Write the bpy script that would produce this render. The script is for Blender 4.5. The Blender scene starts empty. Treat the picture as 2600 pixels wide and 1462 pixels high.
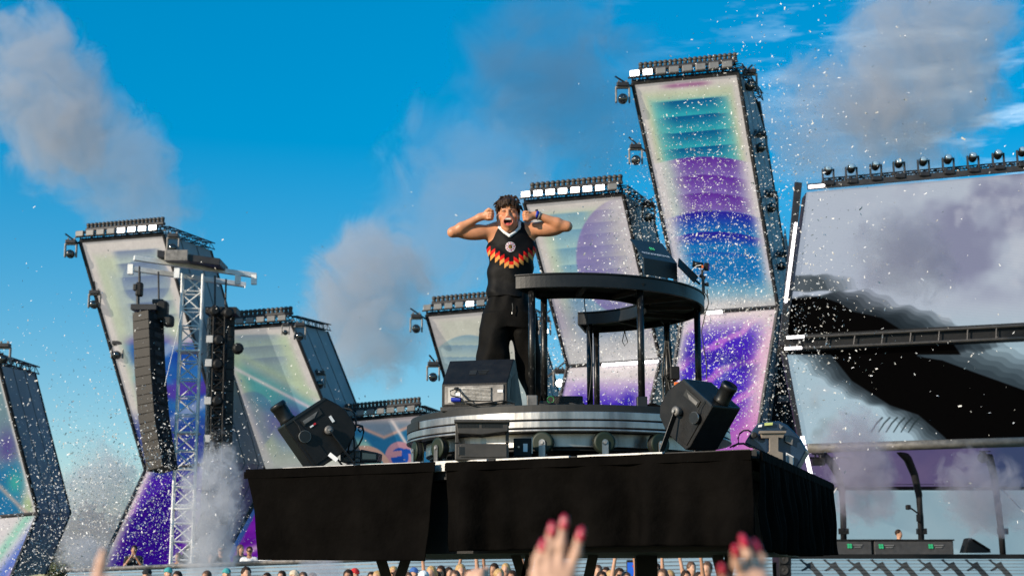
import bpy, bmesh, math, random
import numpy as np
from mathutils import Vector, Matrix
random.seed(7); rng = np.random.default_rng(7)
R = math.radians
sc = bpy.context.scene
col = sc.collection

# ------------------------------------------------------------------ camera, sky, sun, exposure
FPX, CX, CY = 3805.0, 1300.0, 731.0          # focal length and centre in photograph pixels
HZ, CZ = 1458.0, 1.72                        # horizon row, eye height
PITCH = math.atan((HZ-CY)/FPX)
cam = bpy.data.cameras.new('camera'); camo = bpy.data.objects.new('camera', cam); col.objects.link(camo)
camo.location = (0, 0, CZ); camo.rotation_euler = (math.pi/2+PITCH, 0, 0)
cam.sensor_width = 36; cam.lens = 36*FPX/2600; cam.clip_end = 4000; cam.clip_start = .05
cam.dof.use_dof = True; cam.dof.focus_distance = 11.4; cam.dof.aperture_fstop = 4.5
sc.camera = camo
SUN_EL, SUN_DIR = R(20), Vector((-.80, -.60))          # horizontal direction towards the sun
w = bpy.data.worlds.new('World'); sc.world = w; w.use_nodes = True
nt = w.node_tree; nt.nodes.clear()
sky = nt.nodes.new('ShaderNodeTexSky'); sky.sky_type = 'NISHITA'; sky.sun_disc = False
sky.sun_elevation = SUN_EL; sky.sun_rotation = math.atan2(SUN_DIR.x, SUN_DIR.y)
sky.air_density = 1.0; sky.dust_density = .25; sky.ozone_density = 3.2; sky.altitude = 200
hs = nt.nodes.new('ShaderNodeHueSaturation'); hs.inputs['Saturation'].default_value = 2.2; hs.inputs['Hue'].default_value = .497
gm = nt.nodes.new('ShaderNodeGamma'); gm.inputs['Gamma'].default_value = .54
bg = nt.nodes.new('ShaderNodeBackground'); bg.inputs['Strength'].default_value = .15
wo = nt.nodes.new('ShaderNodeOutputWorld')
nt.links.new(sky.outputs[0], gm.inputs['Color']); nt.links.new(gm.outputs[0], hs.inputs['Color'])
# thin cirrus over the whole sky
tc = nt.nodes.new('ShaderNodeTexCoord'); mp = nt.nodes.new('ShaderNodeMapping'); mp.inputs['Scale'].default_value = (5, 5, 26)
n1 = nt.nodes.new('ShaderNodeTexNoise'); n1.inputs['Scale'].default_value = 3.0; n1.inputs['Detail'].default_value = 9; n1.inputs['Roughness'].default_value = .62
n2 = nt.nodes.new('ShaderNodeTexNoise'); n2.inputs['Scale'].default_value = 2.1; n2.inputs['Detail'].default_value = 2
r1 = nt.nodes.new('ShaderNodeMapRange'); r1.inputs[1].default_value = .5; r1.inputs[2].default_value = .78
r2 = nt.nodes.new('ShaderNodeMapRange'); r2.inputs[1].default_value = .38; r2.inputs[2].default_value = .6
mu = nt.nodes.new('ShaderNodeMath'); mu.operation = 'MULTIPLY'
mu2 = nt.nodes.new('ShaderNodeMath'); mu2.operation = 'MULTIPLY'; mu2.inputs[1].default_value = .7
mx = nt.nodes.new('ShaderNodeMixRGB'); mx.inputs['Color2'].default_value = (3.4, 4.2, 4.8, 1)
L = nt.links.new
L(tc.outputs['Generated'], mp.inputs[0]); L(mp.outputs[0], n1.inputs[0]); L(tc.outputs['Generated'], n2.inputs[0])
L(n1.outputs[0], r1.inputs[0]); L(n2.outputs[0], r2.inputs[0]); L(r1.outputs[0], mu.inputs[0]); L(r2.outputs[0], mu.inputs[1])
sx_ = nt.nodes.new('ShaderNodeSeparateXYZ'); r3 = nt.nodes.new('ShaderNodeMapRange'); r3.interpolation_type = 'SMOOTHSTEP'; r3.inputs[1].default_value = .02; r3.inputs[2].default_value = .22; mu4 = nt.nodes.new('ShaderNodeMath'); mu4.operation = 'MULTIPLY'
L(tc.outputs['Generated'], sx_.inputs[0]); L(sx_.outputs['X'], r3.inputs[0]); L(r3.outputs[0], mu4.inputs[0]); L(mu.outputs[0], mu4.inputs[1]); L(mu4.outputs[0], mu2.inputs[0]); L(mu2.outputs[0], mx.inputs['Fac']); L(hs.outputs[0], mx.inputs['Color1'])
L(mx.outputs[0], bg.inputs['Color']); L(bg.outputs[0], wo.inputs['Surface'])
sl = bpy.data.lights.new('sun', 'SUN'); sl.energy = 2.75; sl.angle = R(.5); sl.color = (1, .87, .70)
so = bpy.data.objects.new('sun', sl); col.objects.link(so)
SUN = Vector((SUN_DIR.x*math.cos(SUN_EL), SUN_DIR.y*math.cos(SUN_EL), math.sin(SUN_EL))).normalized()
so.rotation_euler = SUN.to_track_quat('Z', 'Y').to_euler(); so.location = SUN*80
sc.view_settings.view_transform = 'Standard'; sc.view_settings.look = 'None'
sc.view_settings.exposure = 1.02; sc.view_settings.gamma = 1
sc.render.engine = 'CYCLES'
cy = sc.cycles
cy.use_denoising = True
try: cy.denoiser = 'OPENIMAGEDENOISE'
except Exception: pass
cy.max_bounces = 6; cy.diffuse_bounces = 3; cy.glossy_bounces = 3; cy.transmission_bounces = 4
cy.volume_bounces = 2; cy.transparent_max_bounces = 12; cy.volume_step_rate = .5; cy.volume_max_steps = 200
cy.sample_clamp_indirect = 6

# ------------------------------------------------------------------ helpers
FW = np.array([0, math.cos(PITCH), math.sin(PITCH)]); UP = np.array([0, -math.sin(PITCH), math.cos(PITCH)]); RT = np.array([1., 0, 0])
CAM = np.array([0, 0, CZ])
def at(px, py, Y):
    d = FW+(px-CX)/FPX*RT+(CY-py)/FPX*UP
    return Vector(CAM+d*(Y/d[1]))
def atz(px, py, z):
    d = FW+(px-CX)/FPX*RT+(CY-py)/FPX*UP
    return Vector(CAM+d*((z-CZ)/d[2]))
def px_of(P):
    q = np.asarray(P)-CAM; z = q@FW
    return CX+FPX*(q@RT)/z, CY-FPX*(q@UP)/z
def V(*a): return Vector(a)
ORG = {}
def org(o): return ORG.get(o.name, Vector((0, 0, 0))) if o else Vector((0, 0, 0))
def tag(o, label=None, cat=None, group=None, kind=None):
    if label: o['label'] = label
    if cat: o['category'] = cat
    if group: o['group'] = group
    if kind: o['kind'] = kind
    return o
def thing(name, label, cat, loc=(0, 0, 0), group=None):
    o = bpy.data.objects.new(name, None); col.objects.link(o); o.location = loc; o.empty_display_size = .1
    ORG[o.name] = Vector(loc); return tag(o, label, cat, group)
def link(name, me, mat, parent=None, smooth=False):
    o = bpy.data.objects.new(name, me); col.objects.link(o)
    if mat is not None and not me.materials: me.materials.append(mat)
    if parent: o.parent = parent
    ORG[o.name] = org(parent)
    if smooth: me.polygons.foreach_set('use_smooth', [True]*len(me.polygons))
    return o
def copy_part(src, parent, loc=None, rot=None, name=None):
    c = src.copy(); col.objects.link(c); c.parent = parent
    if loc is not None: c.location = loc
    if rot is not None: c.rotation_euler = rot
    return c
def dup(root, loc, rotz=None, scale=None, label=None, group=None, euler=None):
    r = root.copy(); col.objects.link(r); r.location = loc
    if rotz is not None: r.rotation_euler = (0, 0, rotz)
    if euler is not None: r.rotation_euler = euler
    if scale is not None: r.scale = (scale,)*3 if isinstance(scale, (int, float)) else scale
    if label: r['label'] = label
    if group: r['group'] = group
    for ch in list(root.children):
        c = ch.copy(); col.objects.link(c); c.parent = r
        for g in list(ch.children):
            d = g.copy(); col.objects.link(d); d.parent = c
    return r
class MB:
    def __init__(s): s.v = []; s.f = []
    def add(s, vs, fs):
        n = len(s.v); s.v += [Vector(p) for p in vs]; s.f += [tuple(i+n for i in f) for f in fs]; return s
    def obox(s, c, ax, ay, az, sx, sy, sz):
        c = Vector(c); ax = Vector(ax).normalized()*sx/2; ay = Vector(ay).normalized()*sy/2; az = Vector(az).normalized()*sz/2
        vs = [c+ax*i+ay*j+az*k for k in (-1, 1) for j in (-1, 1) for i in (-1, 1)]
        return s.add(vs, [(0, 2, 3, 1), (4, 5, 7, 6), (0, 1, 5, 4), (2, 6, 7, 3), (0, 4, 6, 2), (1, 3, 7, 5)])
    def box(s, c, sx, sy, sz): return s.obox(c, (1, 0, 0), (0, 1, 0), (0, 0, 1), sx, sy, sz)
    def bar(s, p0, p1, wd, th, side=(0, 0, 1)):
        p0 = Vector(p0); p1 = Vector(p1); ax = p1-p0; l = ax.length; ax.normalize()
        ay = ax.cross(Vector(side))
        if ay.length < 1e-4: ay = ax.cross(Vector((1, 0, 0)))
        ay.normalize(); az = ax.cross(ay)
        return s.obox((p0+p1)/2, ax, ay, az, l, wd, th)
    def cyl(s, p0, p1, r0, r1=None, n=12, cap=True):
        r1 = r0 if r1 is None else r1
        p0 = Vector(p0); p1 = Vector(p1); ax = (p1-p0).normalized()
        t = Vector((0, 0, 1)) if abs(ax.z) < .9 else Vector((1, 0, 0))
        u = ax.cross(t).normalized(); w_ = ax.cross(u)
        vs = []
        for p, r in ((p0, r0), (p1, r1)):
            for i in range(n):
                a = 2*math.pi*i/n; vs.append(p+(u*math.cos(a)+w_*math.sin(a))*r)
        fs = [(i, (i+1) % n, n+(i+1) % n, n+i) for i in range(n)]
        if cap: fs += [tuple(range(n-1, -1, -1)), tuple(range(n, 2*n))]
        return s.add(vs, fs)
    def tube(s, pts, r, n=6):
        pts = [Vector(p) for p in pts]; rings = []
        up = Vector((0, 0, 1)); vs = []
        for i, p in enumerate(pts):
            d = (pts[min(i+1, len(pts)-1)]-pts[max(i-1, 0)]).normalized()
            t = up if abs(d.dot(up)) < .95 else Vector((1, 0, 0))
            u = d.cross(t).normalized(); w_ = d.cross(u)
            rr = r[i] if isinstance(r, (list, tuple)) else r
            vs += [p+(u*math.cos(2*math.pi*k/n)+w_*math.sin(2*math.pi*k/n))*rr for k in range(n)]
        fs = []
        for i in range(len(pts)-1):
            for k in range(n):
                fs.append((i*n+k, i*n+(k+1) % n, (i+1)*n+(k+1) % n, (i+1)*n+k))
        fs += [tuple(range(n-1, -1, -1)), tuple(range((len(pts)-1)*n, len(pts)*n))]
        return s.add(vs, fs)
    def prism(s, poly, ex):
        ex = Vector(ex); n = len(poly); poly = [Vector(p) for p in poly]
        fs = [tuple(range(n-1, -1, -1)), tuple(range(n, 2*n))]+[(i, (i+1) % n, n+(i+1) % n, n+i) for i in range(n)]
        return s.add(poly+[p+ex for p in poly], fs)
    def lathe(s, c, ax, prof, n=20):
        c = Vector(c); ax = Vector(ax).normalized(); t = Vector((0, 0, 1)) if abs(ax.z) < .9 else Vector((1, 0, 0))
        u = ax.cross(t).normalized(); w_ = ax.cross(u); vs = []
        for r, h in prof:
            vs += [c+ax*h+(u*math.cos(2*math.pi*k/n)+w_*math.sin(2*math.pi*k/n))*r for k in range(n)]
        m = len(prof); fs = []
        for i in range(m-1):
            for k in range(n): fs.append((i*n+k, i*n+(k+1) % n, (i+1)*n+(k+1) % n, (i+1)*n+k))
        fs += [tuple(range(n-1, -1, -1)), tuple(range((m-1)*n, m*n))]
        return s.add(vs, fs)
    def lattice(s, p0, p1, a, b, r, nseg, n=5, rb=None):
        p0 = Vector(p0); p1 = Vector(p1); a = Vector(a); b = Vector(b); rb = rb or r*.6
        off = [(-a-b)/2, (a-b)/2, (a+b)/2, (-a+b)/2]
        for o in off: s.cyl(p0+o, p1+o, r, n=n)
        for i in range(nseg):
            q0 = p0.lerp(p1, i/nseg); q1 = p0.lerp(p1, (i+1)/nseg)
            for k in range(4):
                o0, o1 = off[k], off[(k+1) % 4]
                if i % 2: o0, o1 = o1, o0
                s.cyl(q0+o0, q1+o1, rb, n=4, cap=False)
                s.cyl(q0+off[k], q0+off[(k+1) % 4], rb, n=4, cap=False)
        return s
    def mesh(s, name, o=Vector((0, 0, 0))):
        me = bpy.data.meshes.new(name); me.from_pydata([tuple(p-o) for p in s.v], [], s.f); me.update()
        return me
    def build(s, name, mat, parent=None, smooth=False, bevel=0, seg=2):
        ob = link(name, s.mesh(name, org(parent)), mat, parent)
        if smooth:
            for p in ob.data.polygons: p.use_smooth = len(p.vertices) == 4
        if bevel:
            m = ob.modifiers.new('bevel', 'BEVEL'); m.width = bevel; m.segments = seg; m.limit_method = 'ANGLE'; m.angle_limit = R(35)
        return ob

# ------------------------------------------------------------------ materials
MAT = {}
def pm(name, c, rough=.5, metal=0, var=.12, scale=6, bump=0, c2=None, spec=.5, bscale=40, em=None, ems=0, coat=0, stretch=None):
    m = bpy.data.materials.new(name); m.use_nodes = True; t = m.node_tree; b = t.nodes['Principled BSDF']
    b.inputs['Roughness'].default_value = rough; b.inputs['Metallic'].default_value = metal
    b.inputs['Specular IOR Level'].default_value = spec; b.inputs['Coat Weight'].default_value = coat
    tc = t.nodes.new('ShaderNodeTexCoord'); src = tc.outputs['Object']
    if stretch:
        mp = t.nodes.new('ShaderNodeMapping'); mp.inputs['Scale'].default_value = stretch; t.links.new(src, mp.inputs[0]); src = mp.outputs[0]
    n = t.nodes.new('ShaderNodeTexNoise'); n.inputs['Scale'].default_value = scale; n.inputs['Detail'].default_value = 6; n.inputs['Roughness'].default_value = .6
    t.links.new(src, n.inputs[0])
    cr = t.nodes.new('ShaderNodeValToRGB'); cr.color_ramp.elements[0].position = .3; cr.color_ramp.elements[1].position = .72
    c2 = c2 or tuple(min(1, x*(1+var*1.6)) for x in c); c1 = tuple(x*(1-var) for x in c)
    cr.color_ramp.elements[0].color = (*c1, 1); cr.color_ramp.elements[1].color = (*c2, 1)
    t.links.new(n.outputs[0], cr.inputs[0]); t.links.new(cr.outputs[0], b.inputs['Base Color'])
    rr = t.nodes.new('ShaderNodeMapRange'); rr.inputs[3].default_value = max(.03, rough-.1); rr.inputs[4].default_value = min(1, rough+.12)
    t.links.new(n.outputs[0], rr.inputs[0]); t.links.new(rr.outputs[0], b.inputs['Roughness'])
    if bump:
        n2 = t.nodes.new('ShaderNodeTexNoise'); n2.inputs['Scale'].default_value = bscale; n2.inputs['Detail'].default_value = 4
        t.links.new(src, n2.inputs[0]); bp = t.nodes.new('ShaderNodeBump'); bp.inputs['Strength'].default_value = bump; bp.inputs['Distance'].default_value = .02
        t.links.new(n2.outputs[0], bp.inputs['Height']); t.links.new(bp.outputs[0], b.inputs['Normal'])
    if em:
        b.inputs['Emission Color'].default_value = (*em, 1); b.inputs['Emission Strength'].default_value = ems
    MAT[name] = m; return m
def cm(name, rough=.6, em=0, base=1, spec=.4, bump=0, bscale=60, sss=0, grid=None):
    """material whose colours come from the mesh attribute 'tint'"""
    m = bpy.data.materials.new(name); m.use_nodes = True; t = m.node_tree; b = t.nodes['Principled BSDF']
    b.inputs['Roughness'].default_value = rough; b.inputs['Specular IOR Level'].default_value = spec
    a = t.nodes.new('ShaderNodeAttribute'); a.attribute_name = 'tint'; c = a.outputs['Color']
    if grid:
        # pixel rows of a video wall, fine lines along the screen's own uv
        u = t.nodes.new('ShaderNodeUVMap'); w1 = t.nodes.new('ShaderNodeTexWave'); w1.bands_direction = 'Y'; w1.inputs['Scale'].default_value = grid
        t.links.new(u.outputs[0], w1.inputs[0]); mr = t.nodes.new('ShaderNodeMapRange'); mr.inputs[3].default_value = .9; mr.inputs[4].default_value = 1.04
        t.links.new(w1.outputs['Fac'], mr.inputs[0]); mm = t.nodes.new('ShaderNodeMixRGB'); mm.blend_type = 'MULTIPLY'; mm.inputs[0].default_value = 1
        t.links.new(c, mm.inputs[1]); t.links.new(mr.outputs[0], mm.inputs[2]); c = mm.outputs[0]
    mb_ = t.nodes.new('ShaderNodeMixRGB'); mb_.blend_type = 'MULTIPLY'; mb_.inputs[0].default_value = 1; mb_.inputs[2].default_value = (base, base, base, 1)
    t.links.new(c, mb_.inputs[1]); t.links.new(mb_.outputs[0], b.inputs['Base Color'])
    if em:
        t.links.new(c, b.inputs['Emission Color']); b.inputs['Emission Strength'].default_value = em
    if sss:
        b.inputs['Subsurface Weight'].default_value = sss; b.inputs['Subsurface Radius'].default_value = (.02, .008, .004); b.inputs['Subsurface Scale'].default_value = .6
    if bump:
        tc = t.nodes.new('ShaderNodeTexCoord'); n2 = t.nodes.new('ShaderNodeTexNoise'); n2.inputs['Scale'].default_value = bscale; n2.inputs['Detail'].default_value = 5
        t.links.new(tc.outputs['Object'], n2.inputs[0]); bp = t.nodes.new('ShaderNodeBump'); bp.inputs['Strength'].default_value = bump; bp.inputs['Distance'].default_value = .015
        t.links.new(n2.outputs[0], bp.inputs['Height']); t.links.new(bp.outputs[0], b.inputs['Normal'])
    MAT[name] = m; return m
def emit(name, c, s):
    return pm(name, (.6, .6, .6), .4, em=c, ems=s, var=.03)
def s2l(c):
    c = np.asarray(c, float)/255; return np.where(c <= .04045, c/12.92, ((c+.055)/1.055)**2.4)
M_black = pm('matte_black_paint', (.008, .008, .0085), .55, var=.25, scale=14, bump=.08, bscale=120, spec=.3)
M_blackg = pm('satin_black_paint', (.0075, .0077, .008), .38, var=.3, scale=9, bump=.05, bscale=90)
M_case = pm('black_machine_casing', (.0075, .0073, .0073), .45, var=.35, scale=12, bump=.1, bscale=140, spec=.3)
M_greyc = pm('worn_grey_metal', (.17, .16, .15), .5, .3, var=.35, scale=10, bump=.1)
M_cloth = pm('black_stage_cloth', (.0037, .0032, .0028), .95, var=.4, scale=3, bump=1.0, bscale=9, spec=.02)
M_alu = pm('scuffed_aluminium', (.40, .395, .385), .36, .85, var=.35, scale=9, bump=.03, bscale=50, c2=(.56, .55, .54), stretch=(1, 1, .25))
M_truss = pm('truss_aluminium', (.70, .70, .69), .45, .05, var=.2, scale=3)
M_plate = pm('galvanised_deck_edge', (.40, .39, .37), .5, .5, var=.4, scale=16, bump=.1, bscale=50, c2=(.56, .55, .53))
M_side = pm('grey_tower_cloth', (.21, .235, .25), .55, var=.2, scale=.6, bump=.1, bscale=3)
M_frame = pm('dark_steel_frame', (.03, .03, .033), .5, .4, var=.2)
M_bulb = pm('dull_brown_black', (.05, .045, .04), .5, var=.2)
M_rubber = pm('black_rubber', (.012, .013, .012), .6)
M_green = pm('dull_green_tyre', (.009, .018, .007), .55)
M_lamp_on = emit('lit_flood_glass', (1, .98, .95), 3)
M_lamp_off = pm('unlit_flood_glass', (.16, .16, .16), .35, var=.15, scale=3)
M_lens = pm('dark_lens_glass', (.01, .014, .016), .08, spec=.8, coat=.5)
M_lens_b = pm('reflective_lens_glass', (.35, .5, .58), .08, .4, spec=.9, coat=.6)
M_lens_on = emit('lit_lens', (1, 1, .85), 8)
M_strip = emit('white_led_strip', (1, .93, .96), 1.8)
M_white = pm('white_paint', (.75, .75, .73), .5, var=.1)
M_grille = pm('speaker_grille', (.028, .025, .022), .6, .2, var=.3, scale=12, bump=.3, bscale=80)
M_grass = pm('trampled_grass', (.06, .075, .03), .9, var=.4, scale=.7, bump=.4, bscale=4)
M_conf = pm('white_confetti_paper', (.66, .65, .63), .7, var=.25)
M_blue = pm('blue_plastic', (.01, .03, .35), .4)
M_red = pm('red_paint', (.55, .02, .03), .5)
M_orange = pm('orange_plug', (.75, .16, .02), .5)
M_greenlogo = pm('green_logo', (.03, .42, .18), .5, var=.05)
M_whitelogo = pm('white_lettering', (.82, .82, .82), .6, var=.03)
M_skin = cm('skin', .42, bump=.12, bscale=120, sss=.08)
M_shirt = cm('jersey_cloth', .62, bump=.25, bscale=16, spec=.15)
M_hairm = pm('dark_brown_hair', (.030, .0155, .0085), .55, var=.5, scale=60, bump=.3, bscale=150, spec=.2)
M_trou = pm('black_track_cloth', (.0045, .004, .0034), .7, var=.25, scale=4, bump=.3, bscale=14, spec=.1)
M_led = cm('led_tower_screen', .5, em=.25, base=.35, spec=.04, bump=.03, bscale=1)
M_vid = cm('video_wall_screen', .6, em=.34, base=.11, spec=.02, grid=30)

# ------------------------------------------------------------------ painted meshes
def vnoise(x, y, s=1.0, seed=0, oct=4):
    out = np.zeros_like(x, dtype=float); amp = 1; tot = 0
    for o in range(oct):
        r = np.random.default_rng(seed+o); g = r.random((64, 64))
        X = x/s*2**o; Y = y/s*2**o; xi = np.floor(X).astype(int); yi = np.floor(Y).astype(int); fx = X-xi; fy = Y-yi
        fx = fx*fx*(3-2*fx); fy = fy*fy*(3-2*fy)
        a = g[xi % 64, yi % 64]; b = g[(xi+1) % 64, yi % 64]; c = g[xi % 64, (yi+1) % 64]; d = g[(xi+1) % 64, (yi+1) % 64]
        out += amp*((a*(1-fx)+b*fx)*(1-fy)+(c*(1-fx)+d*fx)*fy); tot += amp; amp *= .5
    return out/tot
def sm(x, a, b):
    t = np.clip((x-a)/(b-a), 0, 1); return t*t*(3-2*t)
def mixc(A, B, t):
    t = np.asarray(t)[..., None]; return np.asarray(A, float)*(1-t)+np.asarray(B, float)*t
def set_tint(me, rgb_lin):
    a = me.color_attributes.new('tint', 'FLOAT_COLOR', 'POINT')
    d = np.ones((len(me.vertices), 4), np.float32); d[:, :3] = rgb_lin; a.data.foreach_set('color', d.ravel())
def patch(name, TL, TR, BR, BL, nu, nv, paint, mat, parent=None, bow=None):
    """flat screen between four world corners; paint(u, v, px, py) -> rgb 0..255"""
    TL, TR, BR, BL = [np.array(p) for p in (TL, TR, BR, BL)]
    u, v = np.meshgrid(np.linspace(0, 1, nu), np.linspace(0, 1, nv))
    U = u[..., None]; W = v[..., None]
    P = (BL*(1-U)+BR*U)*(1-W)+(TL*(1-U)+TR*U)*W
    pxx, pyy = px_of(P)
    rgb = paint(u, v, pxx, pyy)
    if mat is M_led:
        r_ = np.random.default_rng(nu+nv); g_ = r_.random((24, 12)); rgb = rgb*(1+.045*(g_[(v*23.99).astype(int), (u*9.99).astype(int)]-.5)+.05*(r_.random(u.shape)-.5))[..., None]
    rgb = np.clip(rgb, 0, 255)
    o = np.array(org(parent)); P = P.reshape(-1, 3)-o
    idx = np.arange(nu*nv).reshape(nv, nu)
    f = np.stack([idx[:-1, :-1], idx[:-1, 1:], idx[1:, 1:], idx[1:, :-1]], -1).reshape(-1, 4)
    me = bpy.data.meshes.new(name); me.from_pydata(P.tolist(), [], f.tolist()); me.update()
    set_tint(me, s2l(rgb.reshape(-1, 3)))
    uv = me.uv_layers.new(name='UVMap'); uvs = np.stack([u.ravel(), v.ravel()], -1)[f.ravel()]; uv.data.foreach_set('uv', uvs.ravel())
    return link(name, me, mat, parent)

# ------------------------------------------------------------------ signed distance modelling for bodies
class SDF:
    def __init__(s, lo, hi, h):
        s.lo = np.array(lo, float); s.h = h; s.n = np.ceil((np.array(hi)-s.lo)/h).astype(int)+1
        s.F = np.full(s.n, 1.0, np.float32)
    def sub(s, lo, hi, pad):
        a = np.clip(np.floor((np.array(lo)-pad-s.lo)/s.h).astype(int), 0, s.n); b = np.clip(np.ceil((np.array(hi)+pad-s.lo)/s.h).astype(int)+1, 0, s.n)
        if np.any(b <= a): return None
        g = [s.lo[k]+s.h*np.arange(a[k], b[k]) for k in range(3)]
        return (slice(a[0], b[0]), slice(a[1], b[1]), slice(a[2], b[2])), g[0][:, None, None], g[1][None, :, None], g[2][None, None, :]
    def put(s, sl, d, k, op):
        A = s.F[sl]
        if op == 'u':
            if k > 0:
                hh = np.clip(.5+.5*(d-A)/k, 0, 1); s.F[sl] = d*(1-hh)+A*hh-k*hh*(1-hh)
            else: s.F[sl] = np.minimum(A, d)
        else:
            if k > 0:
                d = -d; hh = np.clip(.5-.5*(d-A)/k, 0, 1); s.F[sl] = d*(1-hh)+A*hh+k*hh*(1-hh)
            else: s.F[sl] = np.maximum(A, -d)
    def cap(s, p0, p1, r0, r1=None, k=.02, op='u', sq=None):
        r1 = r0 if r1 is None else r1; p0 = np.array(p0, float); p1 = np.array(p1, float); rm = max(r0, r1)
        q = s.sub(np.minimum(p0, p1)-rm, np.maximum(p0, p1)+rm, k+4*s.h)
        if q is None: return s
        sl, x, y, z = q; b = p1-p0; bb = max(b@b, 1e-9)
        t = np.clip(((x-p0[0])*b[0]+(y-p0[1])*b[1]+(z-p0[2])*b[2])/bb, 0, 1)
        d = np.sqrt((x-p0[0]-t*b[0])**2+(y-p0[1]-t*b[1])**2+(z-p0[2]-t*b[2])**2)-(r0+(r1-r0)*t)
        s.put(sl, d, k, op); return s
    def ell(s, c, r, k=.02, op='u', rot=None):
        c = np.array(c, float); r = np.array(r, float); m = r.max()
        q = s.sub(c-(m if rot is not None else r), c+(m if rot is not None else r), k+4*s.h)
        if q is None: return s
        sl, x, y, z = q; X, Y, Z = x-c[0], y-c[1], z-c[2]
        if rot is not None:
            Mx = np.array(rot.to_3x3()).T
            X, Y, Z = [Mx[i, 0]*X+Mx[i, 1]*Y+Mx[i, 2]*Z for i in range(3)]
        q0 = np.sqrt((X/r[0])**2+(Y/r[1])**2+(Z/r[2])**2); q1 = np.sqrt((X/r[0]**2)**2+(Y/r[1]**2)**2+(Z/r[2]**2)**2)
        d = q0*(q0-1)/np.maximum(q1, 1e-6)
        s.put(sl, d, k, op); return s
    def cut(s, p, nrm):
        """remove everything on the side the normal points to"""
        g = [s.lo[k]+s.h*np.arange(s.n[k]) for k in range(3)]; nrm = np.array(Vector(nrm).normalized())
        d = (g[0][:, None, None]-p[0])*nrm[0]+(g[1][None, :, None]-p[1])*nrm[1]+(g[2][None, None, :]-p[2])*nrm[2]
        s.F = np.maximum(s.F, d.astype(np.float32)); return s
    def mesh(s, name, o=(0, 0, 0), paint=None, noise=None):
        F = s.F
        if noise is not None:
            g = [s.lo[k]+s.h*np.arange(s.n[k]) for k in range(3)]
            F = F+noise(g[0][:, None, None], g[1][None, :, None], g[2][None, None, :]).astype(np.float32)
        F[0] = F[-1] = 1; F[:, 0] = F[:, -1] = 1; F[:, :, 0] = F[:, :, -1] = 1
        S = F < 0
        c = [(i, j, k) for i in (0, 1) for j in (0, 1) for k in (0, 1)]
        nx, ny, nz = s.n
        cnt = sum(S[i:nx-1+i, j:ny-1+j, k:nz-1+k].astype(np.int8) for i, j, k in c)
        I = np.argwhere((cnt > 0) & (cnt < 8))
        vals = np.stack([F[I[:, 0]+i, I[:, 1]+j, I[:, 2]+k] for i, j, k in c], 1)
        acc = np.zeros((len(I), 3)); num = np.zeros(len(I))
        for a in range(8):
            for b in range(a+1, 8):
                df = np.abs(np.array(c[a])-np.array(c[b])).sum()
                if df != 1: continue
                cr = (vals[:, a] < 0) != (vals[:, b] < 0); t = np.where(cr, vals[:, a]/np.where(cr, vals[:, a]-vals[:, b], 1), 0)
                p = np.array(c[a])+t[:, None]*(np.array(c[b])-np.array(c[a])); acc += np.where(cr[:, None], p, 0); num += cr
        P = s.lo+s.h*(I+acc/num[:, None])
        vid = np.full((nx-1, ny-1, nz-1), -1, np.int64); vid[I[:, 0], I[:, 1], I[:, 2]] = np.arange(len(I))
        fs = []
        for ax in range(3):
            A = np.swapaxes(S, 0, ax); W = np.swapaxes(vid, 0, ax)
            e = A[:-1] != A[1:]
            J = np.argwhere(e[:, 1:-1, 1:-1]); J[:, 1:] += 1
            q = np.stack([W[J[:, 0], J[:, 1]-1, J[:, 2]-1], W[J[:, 0], J[:, 1], J[:, 2]-1], W[J[:, 0], J[:, 1], J[:, 2]], W[J[:, 0], J[:, 1]-1, J[:, 2]]], 1)
            fl = A[J[:, 0], J[:, 1], J[:, 2]]
            q = np.where(fl[:, None], q, q[:, ::-1]); fs.append(q)
        f = np.concatenate(fs)
        me = bpy.data.meshes.new(name); me.from_pydata((P-np.array(o)).tolist(), [], f.tolist()); me.update()
        bm = bmesh.new(); bm.from_mesh(me); bmesh.ops.recalc_face_normals(bm, faces=bm.faces[:]); bm.to_mesh(me); bm.free()
        me.polygons.foreach_set('use_smooth', [True]*len(me.polygons))
        if paint is not None: set_tint(me, paint(P))
        return me

# ================================================================== GROUND
g = MB(); n = 41
gv = []
for j in range(n):
    for i in range(n):
        x = (i/(n-1)-.5); y = (j/(n-1))
        gv.append(V(math.copysign(abs(x*2)**2.2, x)*1500, -60+y**2.2*2500, 0))
g.add(gv, [(j*n+i, j*n+i+1, (j+1)*n+i+1, (j+1)*n+i) for j in range(n-1) for i in range(n-1)])
tag(g.build('ground', M_grass), kind='structure', label='trampled grass festival field')

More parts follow.
